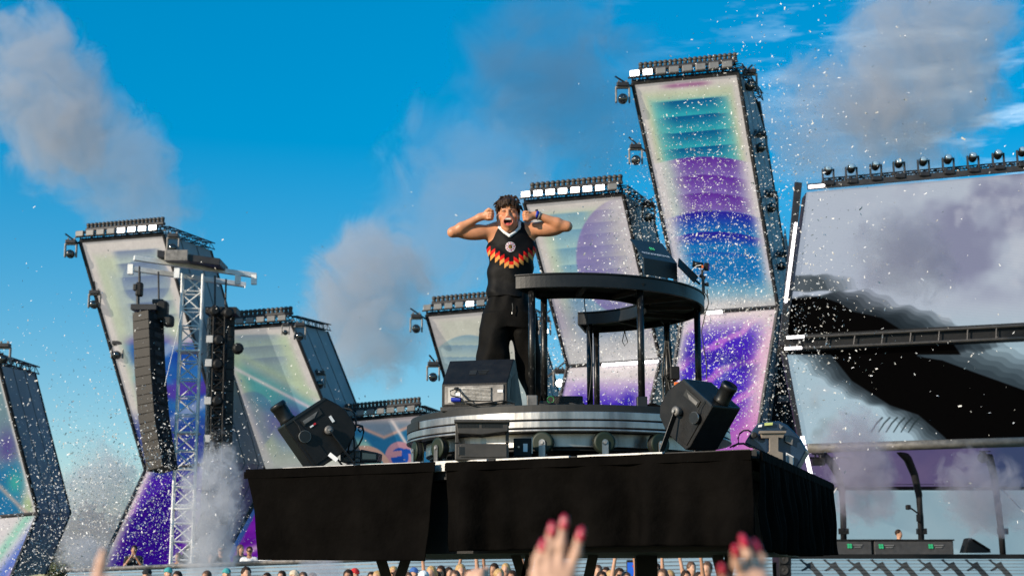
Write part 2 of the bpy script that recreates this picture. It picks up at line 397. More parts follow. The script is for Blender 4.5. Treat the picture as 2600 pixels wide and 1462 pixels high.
# ================================================================== LED TOWERS
W0 = (214, 208, 204)
def edge(u, v, a, b): return sm(np.minimum(np.minimum(u, 1-u), np.minimum(v, 1-v)*1.6), a, b)
def stripes(py, y0, p): return np.mod(py-y0, p)/p
def paint_main(u, v, x, y):
    c = mixc(W0, (196, 205, 178), edge(u, v, .04, .11))
    c = mixc(c, (110, 190, 186), edge(u, v, .08, .2)*sm(y, 225, 265))
    yy = y+.085*(x-1740)
    s = stripes(yy, 254, 41)
    lane = sm(u, .10, .36)*(1-sm(u, .66, .93))*sm(yy, 250, 256)
    c = mixc(c, mixc((4, 84, 142), (46, 166, 184), np.clip(s*1.15, 0, 1)), lane*.96)
    dome = 398+((x-1790)/150)**2*26
    d = sm(y, dome-1.5, dome+1.5)
    s2 = stripes(y, dome, 46)
    c2 = mixc((216, 210, 212), (190, 206, 200), edge(u, v, .06, .2))
    c2 = mixc(c2, mixc((96, 46, 158), (132, 108, 186), s2), sm(u, .12, .38)*(1-sm(u, .76, .97)))
    c = mixc(c, c2, d)
    dome2 = 536+((x-1815)/150)**2*30
    d2 = sm(y, dome2-3, dome2+3)
    s3 = stripes(y, dome2, 52)
    c3 = mixc((205, 203, 214), mixc((44, 30, 158), (22, 120, 192), np.clip(s3+sm(y, 590, 680), 0, 1)), sm(u, .05, .26)*(1-sm(u, .84, .98)))
    c = mixc(c, c3, d2)
    c = mixc(c, (150, 190, 205), sm(y, 690, 745)*.8); c = mixc(c, (205, 204, 206), sm(y, 735, 775))
    c = mixc(c, (150, 90, 140), sm(u, .2, .4)*(1-sm(u, .6, .8))*np.exp(-((yy-216)/6)**2)*.8)
    return c
def paint_main_low(u, v, x, y):
    n = vnoise(x*.7+y*.5, y-x*.35, 60, 3)
    c = mixc((86, 26, 170), (60, 36, 190), n*1.4)
    st = np.sin((y+x*.62)*.075+4*n); c = mixc(c, (206, 120, 214), sm(st, .45, 1)*.75)
    c = mixc(c, (48, 30, 150), sm(np.sin((y*.9-x*.1)*.04+2*n), .5, 1)*.6)
    c = mixc(c, (222, 186, 206), sm(u, .72, .97)); c = mixc(c, (196, 110, 190), (sm(y, 985, 1120))*.8*(u > .3))
    c = mixc((220, 206, 210), c, sm(v, 0, .05)*(1-sm(v, .86, .99))); c = mixc((210, 204, 206), c, sm(u, 0, .16))
    return c
def paint_t5(u, v, x, y):
    c = mixc(W0, (196, 210, 190), edge(u, v, .06, .16)); c = mixc(c, (150, 190, 200), edge(u, v, .16, .3))
    yy = y+.09*(x-1450); s = stripes(yy, 540, 44)
    c = mixc(c, mixc((110, 160, 190), (170, 205, 205), s), sm(u, .12, .3)*(1-sm(u, .52, .72))*sm(yy, 536, 544)*.8)
    rr = np.hypot((x-1590)/128, (y-650)/150); m = 1-sm(rr, .97, 1.01)
    c = mixc(c, mixc((150, 128, 186), (205, 200, 208), sm(u, .5, .95)), m*.75)
    st = stripes(yy, 600, 30); c = mixc(c, (116, 110, 172), m*(1-st)*.4*(1-sm(u, .75, .95)))
    c = mixc(c, (92, 88, 150), sm(y, 700, 830)*.35); c = mixc(c, (205, 204, 206), sm(y, 800, 900)); return c
def paint_t5_low(u, v, x, y):
    n = vnoise(x, y+.4*x, 34, 9)
    c = mixc((214, 206, 208), (176, 150, 206), sm(y, 950, 985)*.8); c = mixc(c, mixc((92, 60, 190), (48, 30, 168), n*1.3), sm(y+30*n, 985, 1040)*sm(u, .06, .2)*(1-sm(u, .74, .95)))
    return c
def paint_t4(u, v, x, y):
    c = mixc(W0, (206, 208, 196), edge(u, v, .06, .18))
    dome = 850+((x-1190)/92)**2*45; m = sm(y, dome-1.5, dome+2)*(1-sm(np.abs(x-1190), 88, 104))
    c = mixc(c, (168, 196, 196), m*.7); s = stripes(y, 846, 30); c = mixc(c, (116, 152, 180), m*(1-s)*.75*(1-sm(np.abs(x-1205), 60, 95)))
    return mixc(c, (150, 186, 196), sm(y, 900, 960)*.5)
def paint_t1(u, v, x, y):
    c = mixc(W0, (196, 206, 184), edge(u, v, .07, .16)); c = mixc(c, (176, 190, 186), edge(u, v, .18, .3))
    yy = y+.07*(x-330); s = stripes(yy, 634, 34); lane = sm(u, .3, .42)*(1-sm(u, .78, .95))*sm(yy, 632, 638)*(1-sm(yy, 800, 835))
    c = mixc(c, mixc((104, 122, 158), (178, 194, 196), np.clip(s*1.2, 0, 1)), lane*.85)
    rr = np.hypot((x-372)/62, (y-712)/62); c = mixc(c, (104, 126, 164), (1-sm(rr, .96, 1.02))*.45)
    dg = sm(x-470-(y-690)*.28, -6, 8); c = mixc(c, (196, 206, 196), dg*.6*(1-sm(y, 850, 900)))
    n = vnoise(x, y, 50, 21)
    c2 = mixc((64, 150, 196), (24, 70, 160), n*1.3); c2 = mixc(c2, (88, 52, 160), sm(np.sin(y*.045+2*n), .2, .9)*.8); c2 = mixc(c2, (196, 196, 212), sm(np.sin(y*.033+x*.02+1.5), .75, 1)*.6)
    c = mixc(c, c2, sm(y+22*n, 850, 900)*sm(u, .1, .3)); c = mixc(c, (40, 60, 140), sm(y, 1030, 1100)*.8)
    return c
def paint_t1_low(u, v, x, y):
    n = vnoise(x+y*.3, y, 40, 5)
    c = mixc((82, 14, 158), (50, 16, 150), n*1.5); c = mixc(c, (140, 40, 190), sm(u, .68, .95)*.7*(1-v)); c = mixc(c, (120, 30, 170), sm(n, .55, .75)*.45)
    c = mixc(c, (30, 50, 130), sm(v, .86, .98)); c = mixc((222, 206, 210), c, sm(u, .02, .17)); return mixc(c, (210, 150, 210), sm(u, .9, 1)*.6)
def paint_t2(u, v, x, y):
    c = mixc(W0, (190, 206, 178), edge(u, v, .06, .17)); c = mixc(c, (166, 190, 184), edge(u, v, .2, .32))
    s = stripes(y+.06*(x-660), 848, 30); c = mixc(c, mixc((138, 156, 172), (176, 196, 188), s), sm(u, .2, .35)*(1-sm(u, .68, .86))*sm(y, 846, 852)*(1-sm(y, 915, 935))*.8)
    l = y-942-(x-610)*.52; c = mixc(c, (80, 176, 178), sm(l, -34, 6)*(1-sm(l, 50, 84))*.8*sm(u, .1, .3)); c = mixc(c, (226, 222, 218), np.exp(-(l/5)**2))
    c = mixc(c, (190, 210, 176), np.exp(-((l+40)/10)**2)*.6)
    rr = np.hypot((x-640)/58, (y-1066)/74); c = mixc(c, (96, 110, 168), (1-sm(rr, .94, 1.02))*.4)
    c = mixc(c, (92, 72, 158), np.exp(-((x-735)/46)**2-((y-1068)/44)**2)*.9); c = mixc(c, (58, 110, 160), np.exp(-((x-790)/50)**2-((y-1110)/50)**2)*.6)
    c = mixc(c, W0, 1-sm(u, .05, .16)); return mixc(c, (204, 206, 198), sm(y, 1100, 1190)*.75)
def paint_t2_low(u, v, x, y):
    l = (x-577)+(y-1396)*.52
    c = mixc((92, 150, 200), (60, 96, 168), sm(l, 2, 16)); c = mixc(c, (146, 40, 190), sm(l, 20, 26)); n = vnoise(x, y, 40, 12)
    c = mixc(c, (112, 26, 168), sm(n, .4, .7)*sm(l, 22, 30)); return mixc(c, (226, 170, 220), np.exp(-((y-1400+(x-620)*.35)/9)**2)*sm(l, 20, 40))
def paint_t3(u, v, x, y):
    c = mixc((186, 176, 178), (120, 140, 160), sm(y, 1060, 1082)*sm(u, .05, .2)*(1-sm(u, .85, .97)))
    k = 1110-np.abs(x-975)*.42; c = mixc(c, (40, 112, 158), sm(y, k-1, k+1)); c = mixc(c, (196, 160, 150), np.exp(-((y-k)/4.5)**2))
    l = (x-1000)-(y-1075)*.62; c = mixc(c, (216, 206, 206), np.exp(-(l/5)**2)); c = mixc(c, (150, 200, 190), sm(-(x-935)+(y-1110)*.7, 0, 18)*sm(y, 1100, 1130))
    r = np.hypot(x-1015, (y-1160)*.95); c = mixc(c, (30, 84, 176), 1-sm(r, 30, 33)); ring = (1-sm(np.abs(r-30), 6.5, 8.5))
    ring = ring*(1-((x > 1018) & (y < 1152) & (y > 1139) & (r < 60)))
    c = mixc(c, (190, 142, 158), ring); barm = (np.abs(y-1152-(x-1005)*-.1) < 7) & (x > 992) & (x < 1020); c = mixc(c, (190, 142, 158), barm.astype(float))
    r2 = np.hypot(x-925, y-1200); c = mixc(c, (206, 166, 150), 1-sm(np.abs(r2-62), 6, 9)); return c
def paint_t0(u, v, x, y):
    c = mixc((205, 202, 200), (120, 150, 160), sm(98-x, 20, 70)); n = vnoise(x, y, 45, 33)
    c = mixc(c, (92, 80, 150), np.exp(-((x-18)/26)**2-((y-1135)/45)**2)*.9); c = mixc(c, (40, 120, 170), sm(y+30*n, 1170, 1220)*sm(98-x, 25, 60))
    c = mixc(c, (70, 176, 170), np.exp(-((x-38)/20)**2-((y-1225)/30)**2)); c = mixc(c, (170, 196, 140), np.exp(-((x-72)/16)**2-((y-1280)/25)**2)*.8)
    l = (y-1235)-(x)*1.0; c = mixc(c, (206, 176, 166), np.exp(-(l/8)**2)*.8); return mixc(c, (212, 208, 206), 1-sm(98-x-(1302-y)*.26, 8, 16))
def paint_t0_low(u, v, x, y):
    l = (x+y*.75-1068); c = mixc((212, 206, 206), (150, 200, 180), np.exp(-((l+14)/14)**2)); c = mixc(c, (96, 120, 196), np.exp(-((l-32)/20)**2)); c = mixc(c, (140, 40, 150), np.exp(-((l-66)/14)**2)*sm(y, 1400, 1440))
    return c
# ---- moving head light prototype: hangs from a short pipe, origin at the pipe clamp
def make_head(name, lens_mat, hang=True):
    r = thing(name, '', 'stage light'); s = -1 if hang else 1
    MB().box((0, 0, s*.07), .36, .26, .13).build('base', M_frame, r, bevel=.02)
    y_ = MB()
    for k in (-1, 1): y_.obox((k*.195, 0, s*.37), (1, 0, 0), (0, 1, 0), (0, 0, 1), .055, .12, .50)
    y_.box((0, 0, s*.15), .40, .14, .055); y_.build('yoke', M_greyc if hang else M_frame, r, bevel=.02)
    dz = -.05 if hang else .55; d = Vector((0, -.92, dz)).normalized(); hz = s*.50
    hd = MB().lathe((0, .10, hz), d, [(.05, -.06), (.11, -.03), (.145, .06), (.145, .22), (.13, .25)], 16).build('head', M_blackg, r, smooth=True)
    MB().lathe(Vector((0, .10, hz))+d*.245, d, [(.001, .0), (.12, .012), (.09, .032), (.04, .043), (.004, .046)], 16).build('lens', lens_mat, hd, smooth=True)
    if hang:
        for k in (-1, 1): MB().box((k*.11, 0, .02), .05, .07, .1).build('clamp', M_greyc, r)
    return r
HEAD = {'off': make_head('moving_head_light', M_lens), 'on': make_head('moving_head_light', M_lens_on), 'up': make_head('moving_head_light', M_lens_b, False)}
HEADN = {'off': 0, 'on': 0, 'up': 0}
def head(kind, px, py, Y, size, label, group, pipe=None, yaw=0):
    """size: height in metres; pipe: world point of the tower edge the clamp pipe reaches to"""
    src = HEAD[kind]; P = at(px, py, Y); sc_ = size*1.12/.66
    loc = P+V(0, 0, .33*sc_) if kind != 'up' else P-V(0, 0, .33*sc_)
    if HEADN[kind] == 0: o = src; o.location = loc; o.scale = (sc_,)*3; o.rotation_euler = (0, 0, yaw); tag(o, label, 'stage light', group)
    else: o = dup(src, loc, yaw, sc_, label, group)
    HEADN[kind] += 1
    if pipe is not None:
        p0 = loc+V(0, 0, .06*sc_); d = (Vector(pipe)-p0); p1 = p0+d
        m = MB(); mm = Matrix.Diagonal((1/sc_,)*3).to_4x4() @ Matrix.Rotation(-yaw, 4, 'Z')
        q0 = mm @ (p0-d.normalized()*.28-loc); q1 = mm @ (p1-loc)
        m.cyl(q0, q1, .028, n=8); me = m.mesh('mounting_pipe'); oo = link('mounting_pipe', me, M_frame); oo.parent = o
    return o
# ---- bulb prototype for the light rows on tower tops (shared mesh)
bulb_me = MB().lathe((0, 0, 0), (0, -.25, 1), [(.10, -.12), (.12, -.04), (.10, -.02), (.105, .0), (.13, .05), (.13, .12), (.09, .18), (.03, .2)], 10).mesh('bulb')
bulb_me.materials.append(M_bulb)
for p in bulb_me.polygons: p.use_smooth = True
TOW = {}
def tower(key, where, TL, TR, BR, BL, Yf, lean, LBL, LBR, outer, paint_u, paint_l, nfl=8, lit=(), nb=16, rows=True, strip=None, res=(90, 170), hang_floods=True, top=None, depth=2.6, kick=None):
    pTL = at(*TL, Yf-lean+.3); pTR = at(*TR, Yf-lean-.3); pBR = at(*BR, Yf-.3); pBL = at(*BL, Yf+.3)
    qBL = at(*LBL, Yf-lean*.6+.3); qBR = at(*LBR, Yf-lean*.6-.3)
    D = at(*outer, Yf-lean-.3+depth)-pTR
    base = (qBL+qBR)/2; base.z = 0
    root = thing('led_tower', 'leaning LED tower '+where, 'screen tower', base, 'leaning LED towers of the stage')
    TOW[key] = dict(TL=pTL, TR=pTR, BR=pBR, BL=pBL, D=D, qBL=qBL, qBR=qBR, root=root)
    up_n = (pTR-pTL).cross(pBL-pTL).normalized()
    if up_n.y > 0: up_n = -up_n
    patch('led_screen', pTL, pTR, pBR, pBL, res[0], res[1], paint_u, M_led, root)
    if paint_l: patch('led_screen', pBL, pBR, qBR, qBL, res[0], res[1]*2//3, paint_l, M_led, root)
    # slab behind the screens
    b = MB(); e = up_n*-.06
    for A, B, C_, D_ in ((pTL, pTR, pBR, pBL), (pBL, pBR, qBR, qBL)):
        f = [A+e, B+e, C_+e, D_+e]; bk = [p+D*.97 for p in (A, B, C_, D_)]
        b.add(f+bk, [(0, 1, 2, 3), (7, 6, 5, 4), (0, 4, 5, 1), (3, 2, 6, 7), (0, 3, 7, 4)])
    b.build('slab_core', M_frame, root)
    # cloth panels of the right flank, three per slab
    for A, B in ((pTR, pBR), (pBR, qBR)):
        for k in range(3):
            m = MB(); t0, t1 = k/3+.012, (k+1)/3-.012
            if kick and A is pTR and k == 2:
                mid = A.lerp(B, .12); m.add([A+D*t0, mid+D*t1, B+D*t1, B+D*t0], [(0, 1, 2, 3)])
            else: m.add([A+D*t0, A+D*t1, B+D*t1, B+D*t0], [(0, 1, 2, 3)])
            o = m.build('flank_panel', M_side, root); o.modifiers.new('s', 'SOLIDIFY').thickness = .05; o.modifiers['s'].offset = 0
    for P0, P1 in ((pTL, pBL), (pTR, pBR), (pTL, pTR), (pBL, pBR), (pBL, qBL), (pBR, qBR), (pTR+D, pBR+D), (pBR+D, qBR+D)):
        MB().cyl(P0+up_n*.03, P1+up_n*.03, .07, n=6).build('edge_pipe', M_frame, root)
    if strip:
        a, bb = strip; MB().bar(pBL.lerp(pBR, a)+up_n*.14, pBL.lerp(pBR, bb)+up_n*.14, .09, .09).build('led_strip', M_strip, root)
    if top is None: top = rows
    if rows:
        u = (pTR-pTL); Lw = u.length; u.normalize(); nrm = Vector((0, -1, 0))
        # truss along the top and back along the flank
        MB().lattice(pTL+V(0, .1, .20), pTR+V(0, .1, .20), (0, 0, .28), (0, .3, 0), .022, 14, rb=.014).build('top_truss', M_frame, root)
        MB().lattice(pTR+V(0, .1, .2), pTR+D+V(0, 0, .16), (0, 0, .24), (.3, 0, 0), .022, 9, rb=.014).build('top_truss', M_frame, root)
        fr = thing('flood_light_row', 'square floods on top of the tower '+where, 'flood lights', pTL+V(0, -.1, .1), 'flood light rows on the towers')
        MB().bar(pTL+V(-.15, -.12, .12), pTR+V(.1, -.12, .12), .05, .05).build('mounting_rail', M_frame, fr)
        for k in range(nfl):
            c = pTL+u*(Lw*(k+.35)/nfl)+V(-.1, -.22, .2)
            hsg = MB().obox(c, u, (0, 1, 0), (0, 0, 1), Lw/nfl*.74, .16, .22).build('flood_light', M_greyc, fr, bevel=.02)
            MB().obox(c+V(0, -.085, 0), u, (0, 1, 0), (0, 0, 1), Lw/nfl*.68, .02, .17).build('flood_glass', M_lamp_on if k in lit else M_lamp_off, hsg)
        br = thing('beam_light_row', 'beam lights above floods on the tower '+where, 'beam lights', pTL+V(0, 0, .5), 'beam light rows on the towers')
        off = V(Lw*.06, .05, .42); MB().bar(pTL+off, pTR+V(0, .05, .42), .2, .1).build('mounting_bar', M_frame, br, bevel=.02)
        for k in range(nb):
            c = (pTL+off).lerp(pTR+V(0, .05, .42), (k+.5)/nb)+V(0, -.02, .13)
            o = bpy.data.objects.new('beam_light', bulb_me); col.objects.link(o); o.parent = br; o.location = c-org(br); s_ = Lw/nb/.27; o.scale = (s_,)*3
    return root
tower('far', 'cut by the left edge of the picture', (-190, 945), (0, 928), (98, 1302), (-95, 1318), 50, 2.2, (-165, 1475), (28, 1466), (88, 948), paint_t0, paint_t0_low, rows=False, res=(60, 130), depth=3)
tower('second', 'behind the silver truss mast on the left', (204, 612), (416, 595), (583, 1172), (370, 1192), 56, 2.6, (250, 1450), (455, 1434), (535, 636), paint_t1, paint_t1_low, lit=(4, 5, 6, 7), nb=20, depth=3)
tower('third', 'right of the rear speaker column', (527, 838), (742, 822), (893, 1197), (682, 1216), 58, 2.2, (560, 1432), (775, 1414), (830, 842), paint_t2, paint_t2_low, lit=(), nb=18, depth=3)
tower('fourth', 'with a pink curl low behind the left blower', (862, 1068), (1068, 1050), (1175, 1330), (965, 1345), 60, 1.8, (910, 1440), (1120, 1428), (1110, 1062), paint_t3, None, lit=(), nb=20, res=(150, 150), depth=2.6)
tower('fifth', 'half hidden directly behind the shouting man', (1083, 799), (1300, 780), (1372, 1030), (1155, 1046), 55, 2.0, (1120, 1300), (1335, 1290), (1366, 812), paint_t4, paint_t5_low, lit=(4,), nb=18, depth=3)
tower('sixth', 'right of the shouting man, second tallest', (1331, 515), (1582, 493), (1676, 913), (1441, 929), 50, 2.4, (1352, 1310), (1590, 1300), (1656, 545), paint_t5, paint_t5_low, lit=(0, 1, 2, 3, 4, 5, 6), nb=18, strip=(.38, .985), depth=3)
tower('seventh', 'tallest of all, rising behind the round table', (1606, 211), (1874, 185), (1975, 779), (1733, 796), 47, 2.6, (1628, 1452), (1868, 1440), (1926, 258), paint_main, paint_main_low, lit=(0, 1), nb=20, strip=(.25, .42), res=(130, 290), depth=3.0, kick=True)
t0 = TOW['far']; MB().lattice(t0['TR']+V(-.3, .1, .3), t0['TR']+t0['D']+V(0, 0, .1), (0, 0, .24), (.3, 0, 0), .024, 9, rb=.015).build('top_truss', M_frame, t0['root']); MB().lattice(t0['TL']+V(0, .1, .2), t0['TR']+V(0, .1, .3), (0, 0, .28), (0, .3, 0), .022, 14, rb=.014).build('top_truss', M_frame, t0['root'])
# stepped lower flank of the tallest tower, and the dark service wall below it
t7 = TOW['seventh']; m = MB()
A = t7['TR'].lerp(t7['BR'], .64)+t7['D']*1.0; Bp = at(1993, 578, 49); m.add([A, Bp, at(2013, 700, 49.2), at(2000, 800, 49.2), t7['BR']+t7['D']], [(0, 1, 2, 3, 4)])
o = m.build('flank_panel', M_side, t7['root']); o.modifiers.new('s', 'SOLIDIFY').thickness = .06
m = MB(); m.prism([at(1976, 792, 47.6), at(2012, 792, 47.6), at(2050, 1120, 47.6), at(2060, 1470, 47.6), at(1900, 1470, 47.6)], (0, 1.2, 0)); 
sw = m.build('service_wall', M_black); tag(sw, 'black service wall between the tallest tower and the big video wall', 'wall')
for k, (a_, b_) in enumerate((((1958, 800), (1935, 1130)), ((1990, 800), (2005, 1130)))):
    MB().lattice(at(*a_, 47.2), at(*b_, 47.2), (.25, 0, 0), (0, .25, 0), .03, 16).build('service_ladder_truss', M_frame, sw)
MB().box(at(1988, 1013, 47.0), .34, .2, .2).build('work_lamp', M_greyc, sw, bevel=.02)
G = 'moving lights on the tower edges'
T1, T2, T4, T5, T6 = TOW['second'], TOW['third'], TOW['fifth'], TOW['sixth'], TOW['seventh']
def on_l(T, t): return T['TL'].lerp(T['BL'], t)
def on_r(T, t): return T['TR'].lerp(T['BR'], t)
head('off', 10, 898, 47.5, .6, 'dark moving light on top of the tower cut by the left picture edge', G)
head('off', 180, 633, 53.6, .62, 'moving light at the top left corner of the tower behind the silver truss mast', G, on_l(T1, .02))
head('off', 240, 761, 54.2, .62, 'moving light midway down the left edge of the tower behind the silver mast', G, on_l(T1, .24))
head('off', 298, 889, 54.9, .62, 'lowest moving light on the left edge of the tower behind the silver mast', G, on_l(T1, .46))
head('off', 440, 618, 52.6, .62, 'moving light on the top right corner of the tower behind the silver mast', G)
head('off', 725, 836, 55.0, .4, 'small lamp at the top right of the tower beside the rear speaker column', G)
head('off', 762, 842, 55.3, .6, 'moving light at the upper right flank of the tower beside the rear speaker column', G)
head('off', 812, 964, 56.6, .62, 'moving light on the right flank just above the left blower', G)
head('off', 1057, 822, 53.2, .62, 'moving light left of the screen behind the shouting man, higher one', G, on_l(T4, .06))
head('off', 1100, 944, 54, .66, 'moving light left of the wedge monitor, lower one on the middle tower edge', G, on_l(T4, .58))
head('on', 1383, 829, 53, .62, 'lit moving light seen between the two left table legs', G, on_r(T4, .3))
head('on', 1420, 960, 53.4, .62, 'lit moving light low between the table legs', G, on_r(T4, .8))
head('off', 1647, 540, 48.4, .62, 'moving light between the two tallest towers', G, on_r(T5, .1))
head('off', 1581, 238, 44.6, .62, 'moving light at the top left corner of the tallest tower', G, on_l(T6, .02))
head('off', 1614, 394, 45.4, .6, 'moving light on the left edge of the tallest tower, below the corner one', G, on_l(T6, .3))
head('off', 1904, 205, 45.0, .64, 'moving light at the top right corner of the tallest tower', G, on_r(T6, .02))
head('off', 1930, 362, 45.8, .62, 'second moving light down the right edge of the tallest tower', G, on_r(T6, .28))
head('off', 1958, 514, 46.6, .62, 'third moving light down the right edge of the tallest tower', G, on_r(T6, .54))
head('off', 1984, 664, 47.3, .55, 'lowest moving light on the right edge of the tallest tower', G, on_r(T6, .8))

# ================================================================== PA MAST AND SPEAKER COLUMNS
YM = 45; M_lamp_off2 = pm('pale_panel', (.42, .42, .42), .5)
mast = thing('truss_mast', 'silver lattice truss mast carrying a double beam and both speaker columns', 'truss mast', at(468, 1458, YM)*1)
mast.location.z = 0; ORG[mast.name] = mast.location.copy()
mt_, mb_ = at(492, 700, YM), at(466, 1450, YM); mb_.z = 0; mt_.x = mb_.x = (mt_.x+mb_.x)/2-.05
MB().lattice(mb_, mt_, (.60, .1, 0), (-.1, .60, 0), .040, 20, n=8, rb=.022).build('mast_truss', M_truss, mast)
for t in (.12, .34, .55, .78):
    c = mb_.lerp(mt_, t); MB().box(c, .72, .72, .05).build('joint_plate', M_truss, mast)
bl, brr = at(340, 655, YM-.8), at(650, 700, YM+.8)
MB().bar(bl, brr, .16, .15).build('beam', M_truss, mast, bevel=.01)
MB().bar(bl+V(-.35, 1.0, -.12), brr+V(-.5, 1.0, -.1), .16, .15).build('beam', M_truss, mast, bevel=.01)
MB().obox(at(490, 665, YM), (1, .1, -.12), (0, 1, 0), (0, 0, 1), 1.9, 1.3, .22).build('head_block', M_frame, mast, bevel=.02)
MB().obox(at(452, 652, YM-.5), (1, 0, 0), (0, 1, 0), (0, 0, 1), .7, .5, .34).build('winch_box', M_greyc, mast, bevel=.02)
for (x, y) in ((332, 690), (450, 700), (604, 716), (645, 716)): MB().box(at(x, y-6, YM-.6 if x < 460 else YM+.5), .16, .16, .3).build('beam_foot', M_truss, mast)
for i, (x0, y0, x1, y1, yy) in enumerate(((354, 676, 352, 780, -.9), (402, 690, 404, 790, -.6), (546, 700, 546, 800, .6), (574, 708, 572, 795, .6))):
    MB().tube([at(x0, y0, YM+yy), at(x1, y1, YM+yy)], .03).build('chain', M_frame, mast)
def column(name, label, pts, wpx, Y, nbox, dface, cat_dir, boxmat, group):
    top = at(*pts[0], Y); root = thing(name, label, 'loudspeaker', top, group)
    P = [at(x, y, Y) for x, y in pts]; seg = [0]
    for a, b in zip(P, P[1:]): seg.append(seg[-1]+(b-a).length)
    def along(t):
        s = t*seg[-1]
        for i in range(len(P)-1):
            if s <= seg[i+1]+1e-6: return P[i].lerp(P[i+1], (s-seg[i])/(seg[i+1]-seg[i]))
        return P[-1]
    wd = wpx/FPX*Y
    for k in range(nbox):
        a, b = along(k/nbox), along((k+1)/nbox); c = (a+b)/2; ax = (b-a).normalized(); h = (b-a).length
        d = Vector(dface).normalized(); sx = ax.cross(d).normalized()
        if sx.x < 0: sx = -sx
        o = MB().obox(c-d*.35, sx, d, ax, wd, .7, h*.985).build('speaker_box', boxmat[1], root, bevel=.012)
        MB().obox(c+d*.006, sx, d, ax, wd*.96, .02, h*.93).build('grille', boxmat[0], o)
        for s_ in (-1, 1): MB().obox(c-d*.35+sx*s_*(wd/2+.01), sx, d, ax, .02, .3, h*.5).build('side_plate', M_frame, o)
    return root, P, wd
r1_, P1_, w1_ = column('speaker_column', 'hanging speaker column left of the silver mast, curving at its foot', [(357, 790), (362, 930), (372, 1060), (384, 1135), (394, 1190)], 52, YM-1.2, 17, (-.42, -.9, .05), 0, (M_grille, M_black), 'hanging speaker columns')
MB().box(P1_[0]+V(.1, .3, .12), .75, .8, .16).build('rigging_frame', M_frame, r1_)
hoist = thing('chain_hoist', 'black chain hoist above the left speaker column', 'hoist', at(354, 735, YM-1.2)); MB().box(at(354, 735, YM-1.2), .2, .25, .42).build('motor', M_black, hoist, bevel=.05); MB().cyl(at(350, 752, YM-1.2), at(350, 785, YM-1.2), .05).build('hook', M_frame, hoist); MB().cyl(at(354, 690, YM-1.2), at(354, 722, YM-1.2), .04).build('chain', M_frame, hoist); MB().box(at(344, 730, YM-1.25), .12, .2, .2).build('chain_bag', M_rubber, hoist, bevel=.03)
hoist = thing('chain_hoist', 'bulky black hoist hanging at the right shoulder of the left speaker column', 'hoist', at(415, 795, YM-.8)); MB().box(at(412, 790, YM-.8), .35, .4, .6).build('motor', M_black, hoist, bevel=.08); MB().box(at(428, 815, YM-.8), .3, .4, .35).build('chain_bag', M_rubber, hoist, bevel=.08); MB().box(at(402, 766, YM-.8), .34, .2, .14).build('hook_block', M_frame, hoist, bevel=.03)
r2_, P2_, w2_ = column('speaker_column', 'hanging speaker column right of the silver mast with black rigging lattice', [(566, 800), (564, 950), (560, 1100), (552, 1240), (548, 1330)], 62, YM+.8, 19, (.35, -.93, 0), 0, (M_grille, M_black), 'hanging speaker columns')
MB().lattice(at(560, 800, YM-.1), at(548, 1330, YM-.1), (.34, 0, 0), (0, .3, 0), .035, 22, rb=.022).build('rigging_lattice', M_black, r2_)
for (x, y) in ((533, 861), (530, 921), (528, 1017), (526, 1113), (524, 1206), (560, 800)):
    if x != 560: MB().box(at(x, y, YM-.3),   .20, .1, .22).build('white_panel', M_lamp_off2, r2_, bevel=.01)
MB().box(at(566, 792, YM+.6), .95, .7, .2).build('rigging_frame', M_black, r2_)
for (x, y) in ((545, 790), (580, 795), (604, 885), (556, 864), (553, 925), (552, 1018), (548, 1112)): MB().lathe(at(x, y, YM-.2), (.3, -1, 0), [(.06, -.15), (.17, -.1), (.17, .1), (.1, .16)], 10).build('rigging_motor', M_black, r2_, smooth=True)
MB().tube([at(462, 790, YM-2), at(418, 980, YM-2.3)], .008).build('guy_wire', M_truss, mast)

